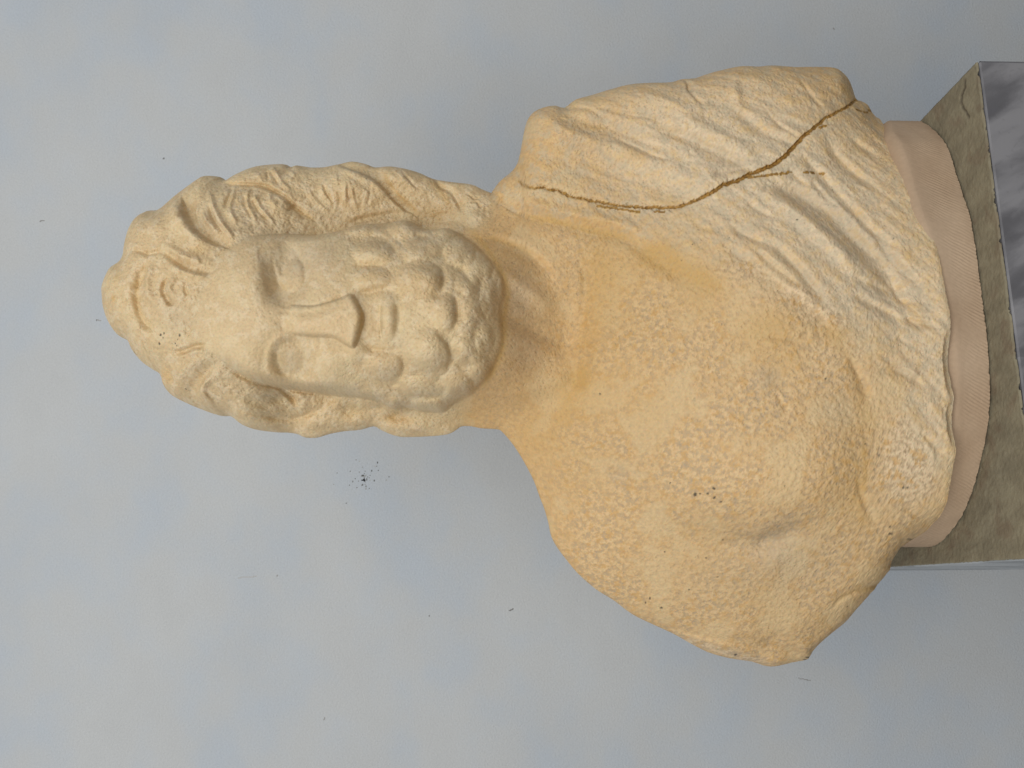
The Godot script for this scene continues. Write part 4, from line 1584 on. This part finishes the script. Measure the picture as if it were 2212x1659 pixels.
# --- the plaster bed under the bust
func build_plaster_bed() -> void:
	var outer := PackedVector2Array([Vector2(236, -60), Vector2(243.8, -20), Vector2(244.2, 13), Vector2(238, 27), Vector2(222, 50), Vector2(205, 67), Vector2(168.8, 86.5), Vector2(134.2, 104.8), Vector2(70.8, 121.0), Vector2(25.5, 130.0), Vector2(-25.9, 131.0), Vector2(-71.8, 115.0), Vector2(-100.0, 99.0), Vector2(-118.7, 82.8), Vector2(-142, 50), Vector2(-150, 10), Vector2(-148, -60)])
	# keep the corner at the right crisp, the rest smooth
	var line := PackedVector2Array([outer[0], outer[1]])
	line.append_array(smooth_line(outer.slice(2), 5))
	var run := PackedVector2Array()
	var seg := 0.9
	for k in line.size() - 1:
		var n := maxi(1, int(line[k].distance_to(line[k + 1]) / seg))
		for s in n:
			run.append(line[k].lerp(line[k + 1], float(s) / n))
	run.append(line[line.size() - 1])
	var noise := FastNoiseLite.new()
	noise.seed = 61
	noise.frequency = 0.03
	noise.fractal_octaves = 3
	var top := BASE_Y + 0.4
	var low := BED_Y + 0.6
	var nv := 44
	var v := PackedVector3Array()
	var nn := PackedVector3Array()
	var cc := PackedColorArray()
	var idx := PackedInt32Array()
	var nu := run.size()
	for j in nv:
		for i in nu:
			var d := run[mini(i + 1, nu - 1)] - run[maxi(i - 1, 0)]
			var out := Vector2(-d.y, d.x).normalized()
			if out.dot(run[i] - Vector2(40, 0)) < 0.0:
				out = -out
			var u := i * seg
			var t := float(j) / (nv - 1)
			var y := lerpf(top, low + maxf(0.0, noise.get_noise_2d(u * 3.0, 0.0)) * 1.2, t)
			var crest := top + 14.0 * smoothstep(60.0, 150.0, run[i].x) * smoothstep(252.0, 222.0, run[i].x)
			var foot := low + maxf(0.0, noise.get_noise_2d(u * 3.0, 0.0)) * 1.2
			var lean := 0.0
			if j < 14:
				var w := sin(j / 14.0 * PI / 2.0)
				y = crest - 9.0 * (1.0 - sqrt(1.0 - w * w))
				lean = -14.0 * (1.0 - w)
			else:
				y = lerpf(crest - 9.0, foot, (j - 13.0) / (nv - 14.0))
			# comb marks of the toothed tool, slanting
			var phase := (u + (y - low) * 0.6) * TAU / 2.9 + 3.0 * noise.get_noise_2d(u * 0.7, y * 1.2)
			var amp := 0.26 * (0.15 + 0.85 * smoothstep(10.0, 24.0, float(j))) * (0.55 + 0.9 * noise.get_noise_2d(u * 0.9 + 200.0, y * 0.9))
			var off := amp * sin(phase) + noise.get_noise_2d(u * 0.5, y * 0.5 + 60.0) * 0.8 + noise.get_noise_2d(u * 6.0, y * 6.0) * 0.12
			off += lean
			if j == nv - 1:
				off += noise.get_noise_2d(u * 5.0, 333.0) * 0.5
			v.append(Vector3(run[i].x + out.x * off, y - BED_Y, run[i].y + out.y * off) / 1000.0)
			var g := noise.get_noise_2d(u * 0.4, y * 0.6 + 10.0)
			cc.append(Color(0.43, 0.315, 0.22).lerp(Color(0.49, 0.37, 0.265), clampf(0.5 + g, 0.0, 1.0)) * (1.0 + 0.06 * noise.get_noise_2d(u * 8.0, y * 8.0)))
	for j in nv:
		for i in nu:
			var a := v[j * nu + mini(i + 1, nu - 1)] - v[j * nu + maxi(i - 1, 0)]
			var b := v[mini(j + 1, nv - 1) * nu + i] - v[maxi(j - 1, 0) * nu + i]
			var w := a.cross(b).normalized()
			if w.dot(Vector3(run[i].x - 40.0, 0, run[i].y)) < 0.0:
				w = -w
			nn.append(w)
			if i < nu - 1 and j < nv - 1:
				var o := j * nu + i
				idx.append_array([o, o + nu, o + nu + 1, o, o + nu + 1, o + 1])
	# top, underside and back
	var c0 := v.size()
	for s in 2:
		var j := 0 if s == 0 else nv - 1
		var mid := v.size()
		v.append(Vector3(40.0, (top if s == 0 else low) - BED_Y, 0.0) / 1000.0)
		nn.append(Vector3.UP if s == 0 else Vector3.DOWN)
		cc.append(Color(0.46, 0.34, 0.24))
		for i in nu:
			v.append(v[j * nu + i])
			nn.append(Vector3.UP if s == 0 else Vector3.DOWN)
			cc.append(Color(0.46, 0.34, 0.24))
		for i in nu:
			var i2 := (i + 1) % nu
			idx.append_array([mid, mid + 1 + i, mid + 1 + i2] if s == 0 else [mid, mid + 1 + i2, mid + 1 + i])
	var e := v.size()
	for p in [v[0], v[nu - 1], v[(nv - 1) * nu + nu - 1], v[(nv - 1) * nu]]:
		v.append(p)
		nn.append(Vector3(0, 0, -1))
		cc.append(Color(0.46, 0.34, 0.24))
	idx.append_array([e, e + 1, e + 2, e, e + 2, e + 3])
	var m := StandardMaterial3D.new()
	m.resource_name = "combed plaster"
	m.vertex_color_use_as_albedo = true
	m.roughness = 0.9
	m.metallic_specular = 0.25
	var mi := piece("plaster_bed", v, nn, PackedVector2Array(), idx, m, cc)
	mi.position = Vector3(0, LENS_Y + BED_Y / 1000.0, 0)
	mi.set_meta("label", "pinkish beige plaster bed with comb marks between bust and pedestal")
	mi.set_meta("category", "plinth")
	add_child(mi)
